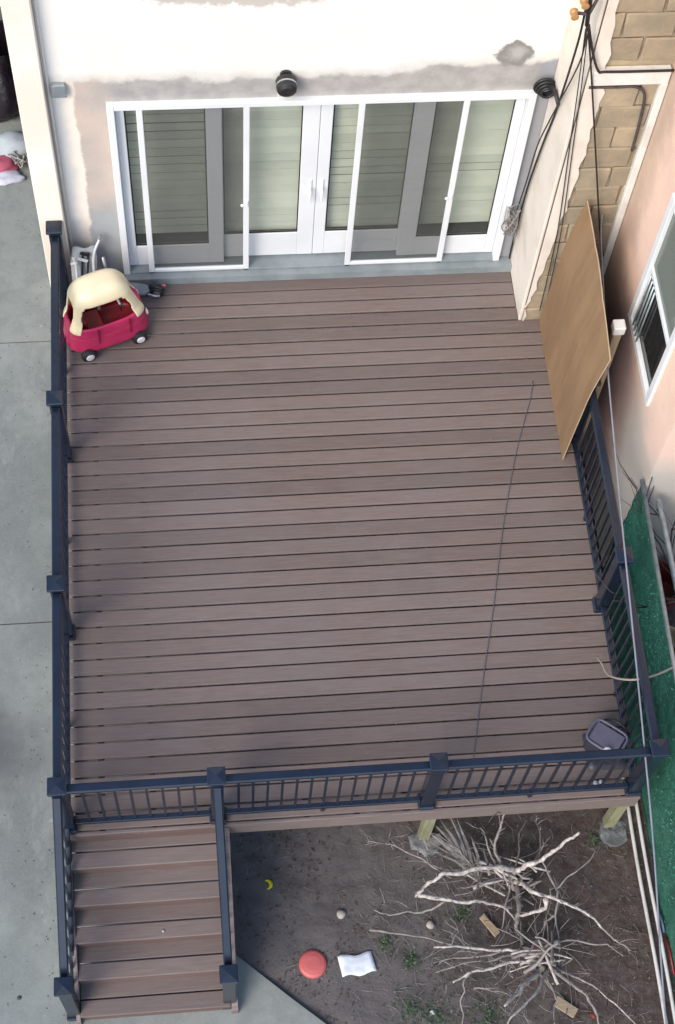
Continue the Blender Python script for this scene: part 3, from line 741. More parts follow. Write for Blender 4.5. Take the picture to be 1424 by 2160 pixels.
# ------------------------------------------------------------------ green fence, pipes
GF = root('green_fence', 'green screened fence with a galvanised top rail beyond the right railing', 'fence', (4.92, .3, G))
def ftop(y): return .70-.12*(2.5-y)/2.0*1.0
nyf, nzf = 130, 34; m = MB(); ya, yb = -3.6, 2.50
for i in range(nyf+1):
    y = ya+(yb-ya)*i/nyf
    for j in range(nzf+1):
        h = j/nzf; z = G-.02+(ftop(y)-G)*h
        x = 4.925+.020*noise.noise(Vector((y*3, z*3, 0)))+.012*noise.noise(Vector((y*11, z*11, 5)))
        m.v.append((x, y, z))
for i in range(nyf):
    for j in range(nzf):
        a = i*(nzf+1)+j; m.f.append((a, a+1, a+nzf+2, a+nzf+1))
m.mi = [0]*len(m.f)
o = m.build('screen', 'green', GF, smooth=True)
md = o.modifiers.new('thick', 'SOLIDIFY'); md.thickness = .006
rr = random.Random(11); lf = MB()
for k in range(5200):
    y = rr.uniform(ya, yb); h = rr.random()**.55; z = G+(ftop(y)-G)*h
    if noise.noise(Vector((y*1.3, z*2.0, 9))) < -.12 and rr.random() < .7: continue
    x = 4.915+.020*noise.noise(Vector((y*3, z*3, 0)))-rr.uniform(.004, .028)
    L = rr.uniform(.012, .040); w = rr.uniform(.0025, .006); an = rr.uniform(0, 6.28); d = Vector((rr.uniform(-.5, .3), math.cos(an), math.sin(an))).normalized()
    s_ = d.cross(Vector((1, 0, 0))).normalized()*w; c = Vector((x, y, z))
    lf.add([c-d*L*.5, c+s_, c+d*L*.5, c-s_], [(0, 1, 2, 3)])
o = lf.build('leaf_strips', 'leafg', GF, fix=False); stuff(o)
MB().tube([(4.915, 2.5, ftop(2.5)), (4.915, -3.6, ftop(-3.6))], .019, 10).build('top_rail', 'galv', GF, smooth=True)
for y in (2.48, .1, -2.3):
    MB().tube([(4.965, y, G-.05), (4.965, y, ftop(y)+.01)], .024, 10).build('fence_post', 'galv', GF, smooth=True)
for x, x2, lab in ((4.775, 4.80, 'left of two parallel white pipes on the soil beside the green fence'), (4.850, 4.885, 'right of two parallel white pipes, the one nearer the green fence')):
    pts = [(x+(x2-x)*i/14+.004*math.sin(i*1.3), .9-4.6*i/14, G+.028+.006*math.sin(i)) for i in range(15)]
    o = MB().tube(smooth_curve(pts, 2), .016, 10).build('white_pipe', 'pvc', smooth=True); tag(o, lab, 'pipe', 'white pipes beside the green fence')
m = MB(); m.tube([(4.905, -.93, G+.05), (4.915, -1.05, G+.06), (4.92, -1.25, G+.05)], .010, 8); tag(m.build('red_strip', 'redin', smooth=True), 'red plastic strip at the foot of the green fence', 'strip')
m = MB(); m.tube([(4.885, -.72, G+.05), (4.895, -.80, G+.06), (4.90, -.90, G+.05)], .011, 8); tag(m.build('blue_strip', 'blue', smooth=True), 'short blue plastic strip at the foot of the green fence', 'strip')

# ------------------------------------------------------------------ neighbour's yard beyond the fence
def branch_thing(name, label, base, n, spread, height, mat, seed, r0=.012, cat='shrub'):
    rr = random.Random(seed); T = root(name, label, cat, base)
    B = Vector(base)
    for k in range(n):
        an = rr.uniform(0, 6.28); d = Vector((math.cos(an)*spread, math.sin(an)*spread, 1)).normalized()
        pts = [B.copy()]; p = B.copy()
        for i in range(7):
            d = (d+Vector((rr.uniform(-.35, .35), rr.uniform(-.35, .35), rr.uniform(-.1, .2)))).normalized(); p = p+d*height/7*rr.uniform(.8, 1.2); pts.append(p.copy())
        m = MB(); m.tube(pts, [r0*(1-.8*i/7) for i in range(8)], 6)
        for i in range(2, 7):
            q = pts[i]; d2 = (d+Vector((rr.uniform(-1, 1), rr.uniform(-1, 1), rr.uniform(-.2, .8)))).normalized()
            m.tube([q, q+d2*height*.12, q+(d2+Vector((0, 0, .3)))*height*.26], [r0*.45, r0*.3, r0*.12], 5)
        m.build('branch', mat, T, smooth=True)
branch_thing('bare_shrub', 'leafless dark shrub behind the green fence beside the peach house', (5.58, 2.12, G), 9, .18, 2.2, 'bark3', 5, .015)
branch_thing('bare_shrub', 'pale leafless shrub behind the middle of the green fence', (5.78, 1.2, G), 8, .35, 1.4, 'bark2', 8, .012)
o = MB().tube([(5.05, 2.35, .62), (5.18, 1.4, .25), (5.3, .6, -.1)], .026, 10).build('leaning_pipe', 'galv', smooth=True); tag(o, 'grey pipe lying slantwise just behind the green fence', 'pipe')
ub = root('red_bucket', 'rusty red bucket on the ground behind the green fence', 'bucket', (5.44, 2.2, G))
MB().lathe([(.15, G), (.20, G+.36), (.21, G+.37), (.19, G+.37), (.14, G+.03)], (5.44, 2.2, 0), 2, 20).build('body', 'brown_red', ub)
o = MB().lathe([(.12, G), (.17, G+.25), (.18, G+.26), (.16, G+.26), (.11, G+.03)], (5.33, 1.62, 0), 2, 20).build('yellow_pot', 'timber_tan'); tag(o, 'tan plant pot on the ground behind the green fence', 'pot')

# ------------------------------------------------------------------ toy car
TC = root('toy_car', 'red ride-on toy car with a cream roof by the left railing', 'toy car', (.426, 4.68, 0), math.radians(20.5))
def sell(a, b_, e, k, n):
    t = 2*math.pi*k/n; c, s_ = math.cos(t), math.sin(t)
    return (a*math.copysign(abs(c)**(2/e), c), b_*math.copysign(abs(s_)**(2/e), s_))
def shell(levels, n, e=3, skip=None, cap_top=False, cap_bot=False):
    m = MB()
    for (z, a, b_, cx) in levels:
        for k in range(n):
            x, y = sell(a, b_, e, k, n); m.v.append((x+cx, y, z))
    for i in range(len(levels)-1):
        for k in range(n):
            if skip and skip(i, (k+.5)*360/n): continue
            k2 = (k+1) % n; m.f.append((i*n+k, i*n+k2, (i+1)*n+k2, (i+1)*n+k))
    L = len(levels)
    if cap_top: m.f.append(tuple((L-1)*n+k for k in range(n)))
    if cap_bot: m.f.append(tuple(range(n))[::-1])
    m.mi = [0]*len(m.f); return m
body = shell([(.085, .335, .185, 0), (.10, .385, .222, 0), (.125, .392, .228, 0), (.15, .378, .216, 0), (.24, .366, .208, 0), (.33, .356, .200, 0), (.385, .348, .196, 0), (.40, .340, .190, 0), (.395, .322, .174, 0), (.36, .312, .166, 0)], 64, 3.2, cap_bot=True)
bo = body.build('body', 'red', TC, smooth=True, world=False)
tub = shell([(.36, .310, .165, 0), (.20, .29, .15, 0), (.17, .26, .13, 0)], 48, 3.2, cap_top=True)
tub.build('tub', 'redin', TC, smooth=True, world=False)
MB().box(-.20, -.02, -.12, .12, .18, .27, .02).build('seat', 'redin', TC, world=False)
MB().box(-.24, -.19, -.12, .12, .18, .44, .02).build('seat_back', 'redin', TC, world=False)
def skp(i, d):
    if i in (6, 7, 8, 9): return False
    i = max(0, i-1)
    def near(c, w): return abs((d-c+180) % 360-180) < w
    w = [33, 34, 35, 34, 26][i]
    return near(270-4, w*1.15) or near(90+4, w*1.15) or near(0, [14, 16, 16, 15, 12][i]) or near(180, [12, 13, 14, 14, 10][i])
roof = shell([(.335, .367, .212, 0), (.405, .352, .204, 0), (.43, .328, .186, 0), (.50, .312, .182, -.005), (.57, .296, .176, -.012), (.645, .276, .168, -.02), (.675, .274, .167, -.022), (.745, .245, .150, -.03), (.79, .205, .128, -.03), (.818, .15, .095, -.03), (.828, .07, .045, -.03)], 96, 3.2, skp, cap_top=True)
ro = roof.build('roof', 'cream', TC, smooth=True, world=False)
md = ro.modifiers.new('t', 'SOLIDIFY'); md.thickness = .014; md.offset = -1
md = ro.modifiers.new('s', 'SUBSURF'); md.levels = 1; md.render_levels = 1
for (x, y) in ((-.245, -.205), (.245, -.205), (-.245, .205), (.245, .205)):
    s_ = -1 if y < 0 else 1
    wh = MB().lathe([(.03, -.03), (.060, -.030), (.072, -.020), (.074, 0), (.072, .020), (.060, .030), (.03, .03)], (x, y+s_*.012, .074), 1, 26).build('wheel', 'black', TC, smooth=False, world=False)
    MB().lathe([(.028, -.006), (.040, -.002), (.036, .008), (.012, .012)], (x, y+s_*.044, .074), 1, 18).build('hub', 'hub', wh, world=False) if s_ > 0 else MB().lathe([(.012, -.012), (.036, -.008), (.040, .002), (.028, .006)], (x, y-.044, .074), 1, 18).build('hub', 'hub', wh, world=False)
for y in (-.11, .11):
    MB().lathe([(.015, -.006), (.034, 0), (.030, .010), (.008, .014)], (.362, y, .285), 0, 18).build('headlight', 'hub', TC, world=False)
MB().box(.245, .262, -.115, .02, .47, .60, .006, rot=Matrix.Rotation(-.25, 3, 'Y')).build('white_sticker_panel', 'hub', TC, world=False)
m = MB(); pts = [(.16+.02*math.cos(t*.42), .075*math.cos(t*.42), .40+.075*math.sin(t*.42)) for t in range(16)]; m.tube(pts, .010, 8); m.build('steering_wheel', 'black', TC, smooth=True, world=False)
MB().box(-.305, -.298, -.10, .10, .44, .60, .002, rot=Matrix.Rotation(.1, 3, 'Y')).build('rear_window', 'yellow', TC, world=False)
for zz_ in (.185, .27):
    m = MB(); m.tube([(v[0]*1.004, v[1]*1.004, zz_) for v in [sell(.372-.01*(zz_-.15)/.1, .212-.006*(zz_-.15)/.1, 3.2, k, 64) for k in range(65)]], .0035, 5, cap=False); m.build('moulded_seam', 'red', TC, smooth=True, world=False)
for xx in (-.13, .17):
    MB().box(xx-.003, xx+.003, -.2165, -.19, .19, .385, .001).build('door_line', 'redin', TC, world=False)
MB().box(-.10, -.072, -.186, -.176, .655, .70, .003).build('door_slot', 'bark3', TC, world=False)

# ------------------------------------------------------------------ scooter
SC = root('kick_scooter', 'silver grey kick scooter standing behind the toy car by the door sill', 'scooter', (.82, 5.06, 0))
m = MB(); m.prism([(.55, 5.10), (.56, 5.15), (.70, 5.155), (.80, 5.13), (.835, 5.10), (.83, 5.05), (.79, 5.02), (.66, 5.015), (.56, 5.04)], 2, .075, .10); m.build('footboard', 'grey', SC)
m = MB()
def torus(m, c, R, r, ax, seg=24):
    pts = []
    for k in range(seg+1):
        a = 2*math.pi*k/seg; pts.append((c[0]+R*math.cos(a)*ax[0], c[1]+R*math.cos(a)*ax[1], c[2]+R*math.sin(a)))
    m.tube(pts, r, 8)
torus(m, (.905, 5.055, .068), .048, .020, (.98, -.18)); w = m.build('rear_wheel', 'black', SC, smooth=True)
MB().lathe([(.01, -.016), (.034, -.012), (.034, .012), (.01, .016)], (.905, 5.055, .068), 1, 16).build('hub', 'silver', w)
m = MB(); m.tube([(.84, 5.085, .11), (.88, 5.075, .142), (.93, 5.06, .136), (.965, 5.05, .10)], .020, 8); m.build('mudguard', 'black', SC, smooth=True)
m = MB(); m.tube([(.82, 5.025, .09), (.88, 5.012, .075), (.93, 5.012, .072)], .012, 8); m.tube([(.82, 5.11, .09), (.88, 5.10, .075), (.93, 5.09, .072)], .012, 8); m.build('fork', 'silver', SC, smooth=True)
m = MB(); m.tube([(.955, 5.10, .12), (.985, 5.09, .125)], .012, 8); m.build('reflector', 'ballred', SC, smooth=True)
m = MB(); torus(m, (.46, 5.12, .068), .048, .020, (.98, .1)); m.build('front_wheel', 'black', SC, smooth=True)
m = MB(); m.tube([(.56, 5.10, .10), (.50, 5.12, .20), (.46, 5.14, .16)], .016, 8); m.tube([(.47, 5.12, .10), (.44, 5.16, .50)], .014, 8); m.build('stem', 'silver', SC, smooth=True)

# ------------------------------------------------------------------ folded chair
FS = root('folded_stroller', 'folded pale grey stroller with black straps leaning in the left corner', 'stroller', (.27, 5.1, 0))
def sheet(c, w, mat, name):
    m = MB(); n = len(c)
    vs = []
    for i, (p, ww) in enumerate(zip(c, w)):
        p = Vector(p)
        for k in range(7):
            t = k/6-.5; vs.append(p+Vector((t*ww, -.02*math.cos(t*3.1)-.02*(i % 2), .012*math.sin(t*9+i))))
    fs = [(i*7+k, i*7+k+1, (i+1)*7+k+1, (i+1)*7+k) for i in range(n-1) for k in range(6)]
    m.add(vs, fs); o = m.build(name, mat, FS, smooth=True); md = o.modifiers.new('t', 'SOLIDIFY'); md.thickness = .012; return o
sheet([(.24, 5.02, .06), (.25, 5.05, .2), (.26, 5.10, .36), (.27, 5.16, .52), (.275, 5.20, .62)], [.17, .20, .23, .24, .20], 'fabric', 'seat_fabric')
m = MB(); m.tube(smooth_curve([(.17, 4.97, .03), (.19, 5.0, .25), (.20, 5.06, .5), (.185, 5.08, .62)], 4), .012, 8); m.tube(smooth_curve([(.36, 4.99, .03), (.35, 5.05, .3), (.36, 5.14, .55), (.42, 5.22, .68)], 4), .012, 8); m.build('frame_tubes', 'white', FS, smooth=True)
m = MB(); m.tube([(.16, 5.08, .52), (.21, 5.07, .56)], .017, 8); m.build('grip', 'white', FS, smooth=True)
m = MB(); m.tube([(.40, 5.21, .655), (.44, 5.25, .71)], .015, 8); m.build('grip', 'grey', FS, smooth=True)
for x in (.235, .285):
    m = MB(); c = [Vector((x, 5.0, .16)), Vector((x+.004, 5.035, .34)), Vector((x+.02, 5.10, .50)), Vector((x+.03, 5.155, .585))]
    m.tube(smooth_curve(c, 4), .011, 6); m.build('strap', 'black', FS, smooth=True)
MB().box(-.045, .045, -.01, .01, -.018, .018, .004, rot=Matrix.Rotation(.5, 3, 'Y'), at=(.285, 5.125, .60)).build('buckle', 'black', FS)
MB().box(-.05, .05, -.008, .008, -.016, .016, .004, rot=Matrix.Rotation(.5, 3, 'Y'), at=(.262, 5.10, .55)).build('buckle_pad', 'white', FS)

# ------------------------------------------------------------------ tool caddy in the corner
BX = root('storage_box', 'charcoal plastic box with a raised rim lid in the front right deck corner', 'box', (4.36, .40, 0))
rz = Matrix.Rotation(math.radians(-38), 3, 'Z'); at = (4.362, .405, 0)
MB().box(-.135, .135, -.095, .095, .03, .255, .02, rot=rz, at=at).build('body', 'bin', BX)
m = MB(); 
ring = []
for k in range(33):
    x, y = sell(.150, .108, 5, k % 32, 32); v = rz @ Vector((x, y, .268)); ring.append((v.x+at[0], v.y+at[1], v.z))
m.tube(ring, .011, 8, cap=False); m.build('rim', 'binl', BX, smooth=True)
MB().box(-.125, .125, -.085, .085, .2555, .266, .004, rot=rz, at=at).build('lid', 'binl', BX)
hs = []
for k in range(13):
    a = math.pi*k/12; v = rz @ Vector((.13*math.cos(a), .05+.045, .10+.20*math.sin(a))); hs.append((v.x+at[0]+.05, v.y+at[1]+.03, v.z))
m = MB(); m.tube(hs, .010, 8); m.build('carry_handle', 'black', BX, smooth=True)
m = MB(); m.lathe([(.036, 0), (.038, .02), (.030, .036), (.012, .044)], (4.345, .285, .262), 2, 18); m.build('white_cap', 'hub', BX, smooth=True)
m = MB(); vs = []
r = random.Random(2)
for i in range(7):
    for j in range(6):
        vs.append((4.225+.34*i/6+r.uniform(-.008, .008), .215+.32*j/5+r.uniform(-.008, .008), .012+.02*abs(noise.noise(Vector((i*.7, j*.7, 0))))+(.0)))
m.add(vs, [(i*6+j, (i+1)*6+j, (i+1)*6+j+1, i*6+j+1) for i in range(6) for j in range(5)])
o = m.build('dark_sheet', 'bin', smooth=True); md = o.modifiers.new('t', 'SOLIDIFY'); md.thickness = .006; tag(o, 'crumpled dark plastic sheet spread under the charcoal box', 'sheet')
for i, (x, y) in enumerate(((4.27, .115), (4.315, .12))):
    m = MB(); m.lathe([(.006, 0), (.016, .005), (.018, .02), (.007, .03)], (x, y, .002), 2, 12); tag(m.build('white_cup', 'hub', smooth=True), ('left' if i == 0 else 'right')+' of two tiny white cups under the front railing by the charcoal box', 'cup')

# ------------------------------------------------------------------ dead shrubs
BR = [[(3.693,-0.442,-1.06),(3.659,-0.347,-0.763),(3.54,-0.351,-0.643),(3.29,-0.363,-0.563),(3.025,-0.398,-0.513),(2.906,-0.454,-0.563),(2.8,-0.528,-0.643)],[(2.8,-0.528,-0.643),(3.038,-0.58,-0.643),(3.312,-0.606,-0.663),(3.519,-0.643,-0.763),(3.654,-0.754,-0.963)],[(3.659,-0.347,-0.763),(3.735,-0.353,-0.613),(3.915,-0.308,-0.463),(4.042,-0.24,-0.343),(4.139,-0.207,-0.263)],[(3.664,-0.421,-0.863),(3.754,-0.559,-0.663),(3.921,-0.655,-0.563),(4.084,-0.745,-0.563),(4.273,-0.92,-0.563)],[(4.273,-0.92,-0.563),(4.384,-1.024,-0.613),(4.5,-1.094,-0.663)],[(3.853,-0.638,-0.613),(3.852,-0.703,-0.663),(3.687,-0.726,-0.763),(3.657,-0.679,-0.863)],[(3.693,-0.442,-0.943),(3.671,-0.661,-0.863),(3.639,-0.804,-0.913),(3.701,-0.903,-1.06)],[(3.553,-0.333,-0.713),(3.483,-0.25,-0.563),(3.512,-0.11,-0.363),(3.55,0.0,-0.25)],[(3.55,0.0,-0.25),(3.46,-0.04,-0.113)],[(3.659,-0.347,-0.763),(3.685,-0.224,-0.563),(3.734,-0.06,-0.313)],[(3.829,-0.334,-0.563),(3.848,-0.224,-0.463),(3.806,-0.085,-0.313),(3.783,-0.05,-0.213)],[(3.513,-0.33,-0.713),(3.429,-0.206,-0.563),(3.369,-0.05,-0.463)],[(3.868,-0.336,-0.563),(3.956,-0.534,-0.663),(3.973,-0.555,-0.663),(4.129,-0.454,-0.563),(4.302,-0.309,-0.513)],[(3.973,-0.555,-0.663),(3.95,-0.744,-0.763),(3.958,-0.967,-0.813),(3.968,-1.128,-0.963)],[(3.95,-0.744,-0.763),(3.865,-0.785,-0.813),(3.801,-0.874,-0.863)],[(3.377,-0.356,-0.613),(3.327,-0.476,-0.713),(3.298,-0.614,-0.863),(3.175,-0.739,-0.963)],[(3.615,-0.431,-0.813),(3.558,-0.613,-0.863),(3.519,-0.803,-0.963)],[(3.374,-0.379,-0.613),(3.24,-0.292,-0.563),(3.126,-0.131,-0.613),(3.081,-0.07,-0.663)],[(2.996,-0.355,-0.563),(2.876,-0.241,-0.613),(2.661,-0.094,-0.663),(2.541,-0.05,-0.713),(2.45,-0.04,-0.713)],[(2.641,-0.08,-0.663),(2.619,-0.06,-0.613),(2.681,-0.05,-0.563)],[(3.039,-0.587,-0.663),(2.808,-0.643,-0.763),(2.616,-0.637,-0.813),(2.468,-0.575,-0.863)]]
BR2 = [[(3.822,-1.118,-1.06),(3.768,-1.05,-0.813),(3.473,-0.993,-0.763),(3.177,-0.963,-0.713),(2.9,-0.954,-0.663)],[(3.822,-1.118,-0.963),(3.662,-1.099,-0.813),(3.457,-1.114,-0.763),(3.191,-1.162,-0.713),(3.028,-1.232,-0.713)],[(3.822,-1.118,-0.963),(3.661,-1.251,-0.813),(3.552,-1.357,-0.713),(3.408,-1.466,-0.613)],[(3.859,-1.14,-0.963),(3.742,-1.305,-0.763),(3.56,-1.47,-0.613),(3.401,-1.606,-0.563)],[(3.881,-1.122,-0.963),(3.99,-1.276,-0.813),(4.1,-1.388,-0.763),(4.168,-1.515,-0.813),(4.186,-1.637,-0.863)],[(3.884,-1.103,-0.963),(4.045,-1.232,-0.863),(4.235,-1.398,-0.763),(4.469,-1.685,-0.713)],[(3.848,-1.081,-0.963),(3.954,-1.166,-0.963),(4.174,-1.232,-0.813)],[(3.744,-0.909,-0.913),(4.041,-0.942,-0.813),(4.337,-1.014,-0.763),(4.47,-1.112,-0.813)],[(3.191,-1.162,-0.713),(3.124,-1.222,-0.763),(3.097,-1.351,-0.863),(3.099,-1.538,-0.963)],[(3.755,-1.057,-0.863),(3.469,-1.046,-0.783),(3.189,-1.075,-0.763),(2.916,-1.121,-0.813)],[(3.473,-0.993,-0.763),(3.233,-1.033,-0.763),(2.912,-1.034,-0.863)],[(3.839,-1.138,-0.963),(3.875,-1.371,-0.863),(3.832,-1.611,-0.863)],[(2.423,-0.712,-0.963),(2.65,-0.772,-0.913),(2.977,-0.854,-0.913),(3.2,-.93,-.86)],[(3.235,-1.243,-0.983),(3.382,-1.281,-0.943),(3.518,-1.317,-0.963)],[(3.714,-0.896,-0.963),(3.621,-0.885,-0.863),(3.455,-0.783,-0.863)]]
thick = {0: .024, 1: .016, 2: .019, 3: .017, 6: .022, 5: .017, 7: .014, 4: .009}
def shrub(name, label, base, brs, th, seed, knot=14):
    T = root(name, label, 'shrub', base); rr = random.Random(seed)
    for i, bpts in enumerate(brs):
        bb_ = [Vector(bpts[0])]
        for p_, q_ in zip(bpts, bpts[1:]):
            p_, q_ = Vector(p_), Vector(q_); ln = (q_-p_).length
            if ln > .09: bb_.append((p_+q_)/2+Vector((rr.uniform(-1, 1), rr.uniform(-1, 1), rr.uniform(-1, 1)))*ln*.085)
            bb_.append(q_)
        k = 3; pts = smooth_curve(bb_, k); pts = [p+Vector((rr.uniform(-1, 1), rr.uniform(-1, 1), rr.uniform(-1, 1)))*.0045 for p in pts]
        n = len(pts); r0 = th.get(i, .0085)*1.2
        m = MB(); m.tube(pts, [r0*(1-.55*q/(n-1))*rr.uniform(.80, 1.20) for q in range(n)], 8)
        mt = 'bark2' if i in (0, 1, 2, 3, 5) or (th is not thick and i in (0, 1, 2, 3)) else ('bark' if rr.random() < .75 else 'bark3')
        br = m.build('branch', mt, T, smooth=True)
        tw = MB()
        for q in range(3, n, 2):
            if rr.random() < .80:
                p = pts[q]; t = (pts[q]-pts[q-1]).normalized()
                d = (t*.6+Vector((rr.uniform(-1, 1), rr.uniform(-1, 1), rr.uniform(-.3, .9)))*.8).normalized(); L = rr.uniform(.05, .20)
                p1 = p+d*L*.5; d2 = (d+Vector((rr.uniform(-.5, .5), rr.uniform(-.5, .5), rr.uniform(-.2, .3)))).normalized(); p2 = p1+d2*L*.5
                tw.tube([p, p1, p2], [.0042, .003, .0014], 5)
                if rr.random() < .5: tw.tube([p1, p1+(d+Vector((rr.uniform(-1, 1), rr.uniform(-1, 1), .2))).normalized()*L*.4], [.0026, .0012], 5)
        if tw.v: stuff(tw.build('twigs', rr.choice(['bark', 'bark3', 'bark']), br, smooth=True))
    # stump crown: knot of short shoots
    B = Vector(base)
    m = MB()
    for k in range(9):
        an = rr.uniform(0, 6.28); p = B+Vector((math.cos(an)*.03, math.sin(an)*.03, -.02)); d = Vector((math.cos(an)*.5, math.sin(an)*.5, 1)).normalized()
        pts = [p]
        for q in range(4):
            d = (d+Vector((rr.uniform(-.3, .3), rr.uniform(-.3, .3), 0))).normalized(); pts.append(pts[-1]+d*.07)
        m.tube(smooth_curve(pts, 3), [.018-.0009*q for q in range(13)], 7)
    m.build('stump', 'bark', T, smooth=True)
    # fine loose shoots round the crown
    m = MB()
    for k in range(20):
        an = rr.uniform(0, 6.28); R = rr.uniform(.02, .38); p = B+Vector((math.cos(an)*R, math.sin(an)*R, rr.uniform(.0, .3)))
        d = Vector((math.cos(an+rr.uniform(-1.6, 1.6)), math.sin(an+rr.uniform(-1.6, 1.6)), rr.uniform(-.15, .6))).normalized(); L = rr.uniform(.12, .42)
        p1 = p+d*L*.5; p2 = p1+(d+Vector((rr.uniform(-.4, .4), rr.uniform(-.4, .4), rr.uniform(-.2, .2)))).normalized()*L*.5
        m.tube(smooth_curve([p, p1, p2], 3), [.0042*(1-.1*q) for q in range(7)], 5)
    stuff(m.build('fine_shoots', 'bark', T, smooth=True))
    for k in range(knot):
        a_ = B+Vector((rr.uniform(-.30, .05), rr.uniform(-.03, .16), rr.uniform(.15, .42))); d = Vector((rr.uniform(-1, 1), rr.uniform(-.45, .45), rr.uniform(-.3, .3))).normalized(); L = rr.uniform(.10, .24)
        pts = smooth_curve([a_-d*L, a_-d*L*.3+Vector((0, rr.uniform(-.02, .02), .02)), a_+d*L*.4+Vector((0, rr.uniform(-.02, .02), .01)), a_+d*L], 3); n = len(pts); r0 = rr.uniform(.008, .017)
        MB().tube(pts, [r0*(1-.5*q/n)*rr.uniform(.85, 1.15) for q in range(n)], 7).build('branch', rr.choice(['bark', 'bark2', 'bark']), T, smooth=True)
    m = MB()
    for k in range(24):
        a_ = B+Vector((rr.gauss(-.35, .33), rr.gauss(.05, .17), rr.uniform(.02, .35))); an = rr.gauss(math.pi, .6) if rr.random() < .6 else rr.uniform(0, 6.28); L = rr.uniform(.10, .34)
        d = Vector((math.cos(an), math.sin(an), rr.uniform(-.25, .3))).normalized(); p1 = a_+d*L*.5+Vector((rr.uniform(-.03, .03), rr.uniform(-.03, .03), 0))
        m.tube(smooth_curve([a_, p1, a_+d*L], 3), [.0050*(1-.11*q) for q in range(7)], 5)
    stuff(m.build('loose_brush', 'straw', T, smooth=True))
shrub('dead_shrub', 'sprawling leafless shrub with thick pale branches just below the front railing', (3.69, -.44, G), BR, thick, 21)
shrub('dead_shrub', 'cut-back leafless shrub fanning low, the one nearer the bottom of the yard', (3.83, -1.12, G), BR2, {0: .014, 1: .014, 2: .020, 3: .013, 4: .016, 5: .008, 9: .009}, 33)
# dry stalk clump
m = MB(); rr = random.Random(5)
for k in range(26):
    a = Vector((3.33+rr.uniform(-.07, .05), -.30+rr.uniform(-.08, .08), G+.10+rr.uniform(0, .1))); an = math.radians(rr.uniform(95, 150)); L = rr.uniform(.25, .52)
    e = a+Vector((math.cos(an)*L, math.sin(an)*L*.9, rr.uniform(.12, .34))); md_ = (a+e)/2+Vector((rr.uniform(-.03, .03), rr.uniform(-.03, .03), .05)); s_ = Vector((.006, .004, 0))*rr.uniform(.3, 1.3)
    m.add([a-s_, a+s_, md_+s_*1.6, md_-s_*1.6, e], [(0, 1, 2, 3), (3, 2, 4)])
o = m.build('dry_stalks', 'straw', fix=False); tag(o, 'fan of flattened grey dry stalks between the shrub and the deck rim', 'dry plant')

# ------------------------------------------------------------------ things on the soil
def gz(x, y): return soil_h(x, y)
m = MB(); z = gz(1.936, -.931); m.lathe([(.108, z-.01), (.116, z+.010), (.116, z+.022), (.110, z+.034), (.095, z+.043), (.06, z+.050), (.01, z+.052)], (1.936, -.931, 0), 2, 40); tag(m.build('flying_disc', 'ballred', smooth=False), 'round faded coral red plastic disc lying on the soil', 'disc')
m = MB(); vs = []
for i in range(9):
    for j in range(7):
        a = i/8-.5; c = j/6-.5; x = 2.30+a*.285-c*.03; y = -.962+c*.165+a*.022+.012*math.sin(i*1.1)
        vs.append((x, y, gz(x, y)+.018+.016*noise.noise(Vector((i*.6, j*.7, 4)))))
m.add(vs, [(i*7+j, (i+1)*7+j, (i+1)*7+j+1, i*7+j+1) for i in range(8) for j in range(6)])
o = m.build('paper_sheet', 'paper', smooth=True); md = o.modifiers.new('t', 'SOLIDIFY'); md.thickness = .004; tag(o, 'crumpled white sheet of paper beside the red disc', 'paper')
z = gz(1.61, -.25); m = MB()
pts = [(1.600+.034*math.cos(a), -.250+.036*math.sin(a), z+.02) for a in [math.radians(d) for d in range(-95, 116, 15)]]; n = len(pts)
m.tube(pts, [.003+.014*math.sin(math.pi*i/(n-1)) for i in range(n)], 8); tag(m.build('yellow_crescent', 'yellow', smooth=True), 'small bright yellow crescent-shaped toy on the soil', 'toy')
def rock(x, y, r, mat, name, label, cat, sq=.6, seed=0, group=None):
    bm = bmesh.new(); bmesh.ops.create_icosphere(bm, subdivisions=2, radius=r)
    for v in bm.verts:
        v.co *= 1+.22*noise.noise(v.co*(2.2/r*.5)+Vector((seed, 0, 0))); v.co.z *= sq
    me = bpy.data.meshes.new(name); bm.to_mesh(me); bm.free(); me.materials.append(M_[mat]); me.polygons.foreach_set('use_smooth', [True]*len(me.polygons))
    o = bpy.data.objects.new(name, me); COL.objects.link(o); o.location = (x, y, gz(x, y)+r*sq*.4); return tag(o, label, cat, group)
rock(2.205, -.538, .040, 'pebble', 'stone', 'round pale stone between the yellow crescent and the shrub', 'stone', .7, 1)
rock(2.943, -.682, .036, 'pebble', 'stone', 'pale stone under the left tips of the dead branches', 'stone', .7, 2)
rock(2.88, -1.393, .026, 'hub', 'stone', 'small white stone by the green weeds', 'stone', .8, 4)
rock(4.365, -.442, .016, 'blue', 'blue_fragment', 'small dull blue fragment on bare soil right of the shrub', 'fragment', .5, 5)
rock(4.215, -1.512, .030, 'brown_red', 'brick_bit', 'reddish brick fragment in the lower right of the yard', 'brick', .6, 7)
rock(3.85, -.93, .07, 'brown_red', 'brick_bit', 'reddish brown brick piece between the two dead shrubs', 'brick', .5, 8)
def plank(x, y, L, w, an, mat, label, tilt=0):
    rot = Matrix.Rotation(an, 3, 'Z') @ Matrix.Rotation(tilt, 3, 'Y'); m = MB(); bb = MB().box(-L/2, L/2, -w/2, w/2, -.01, .01, .003); r = random.Random(int(x*100))
    vs = [rot @ Vector((v[0]+r.uniform(-.006, .006), v[1]+r.uniform(-.005, .005), v[2]))+Vector((x, y, gz(x, y)+.022+abs(tilt)*L*.4)) for v in bb.v]
    m.add(vs, bb.f); return tag(m.build('wood_piece', mat), label, 'wood')
plank(3.985, -1.43, .20, .085, -.62, 'wood', 'flat tan offcut of wood below the lower dead shrub', .1)
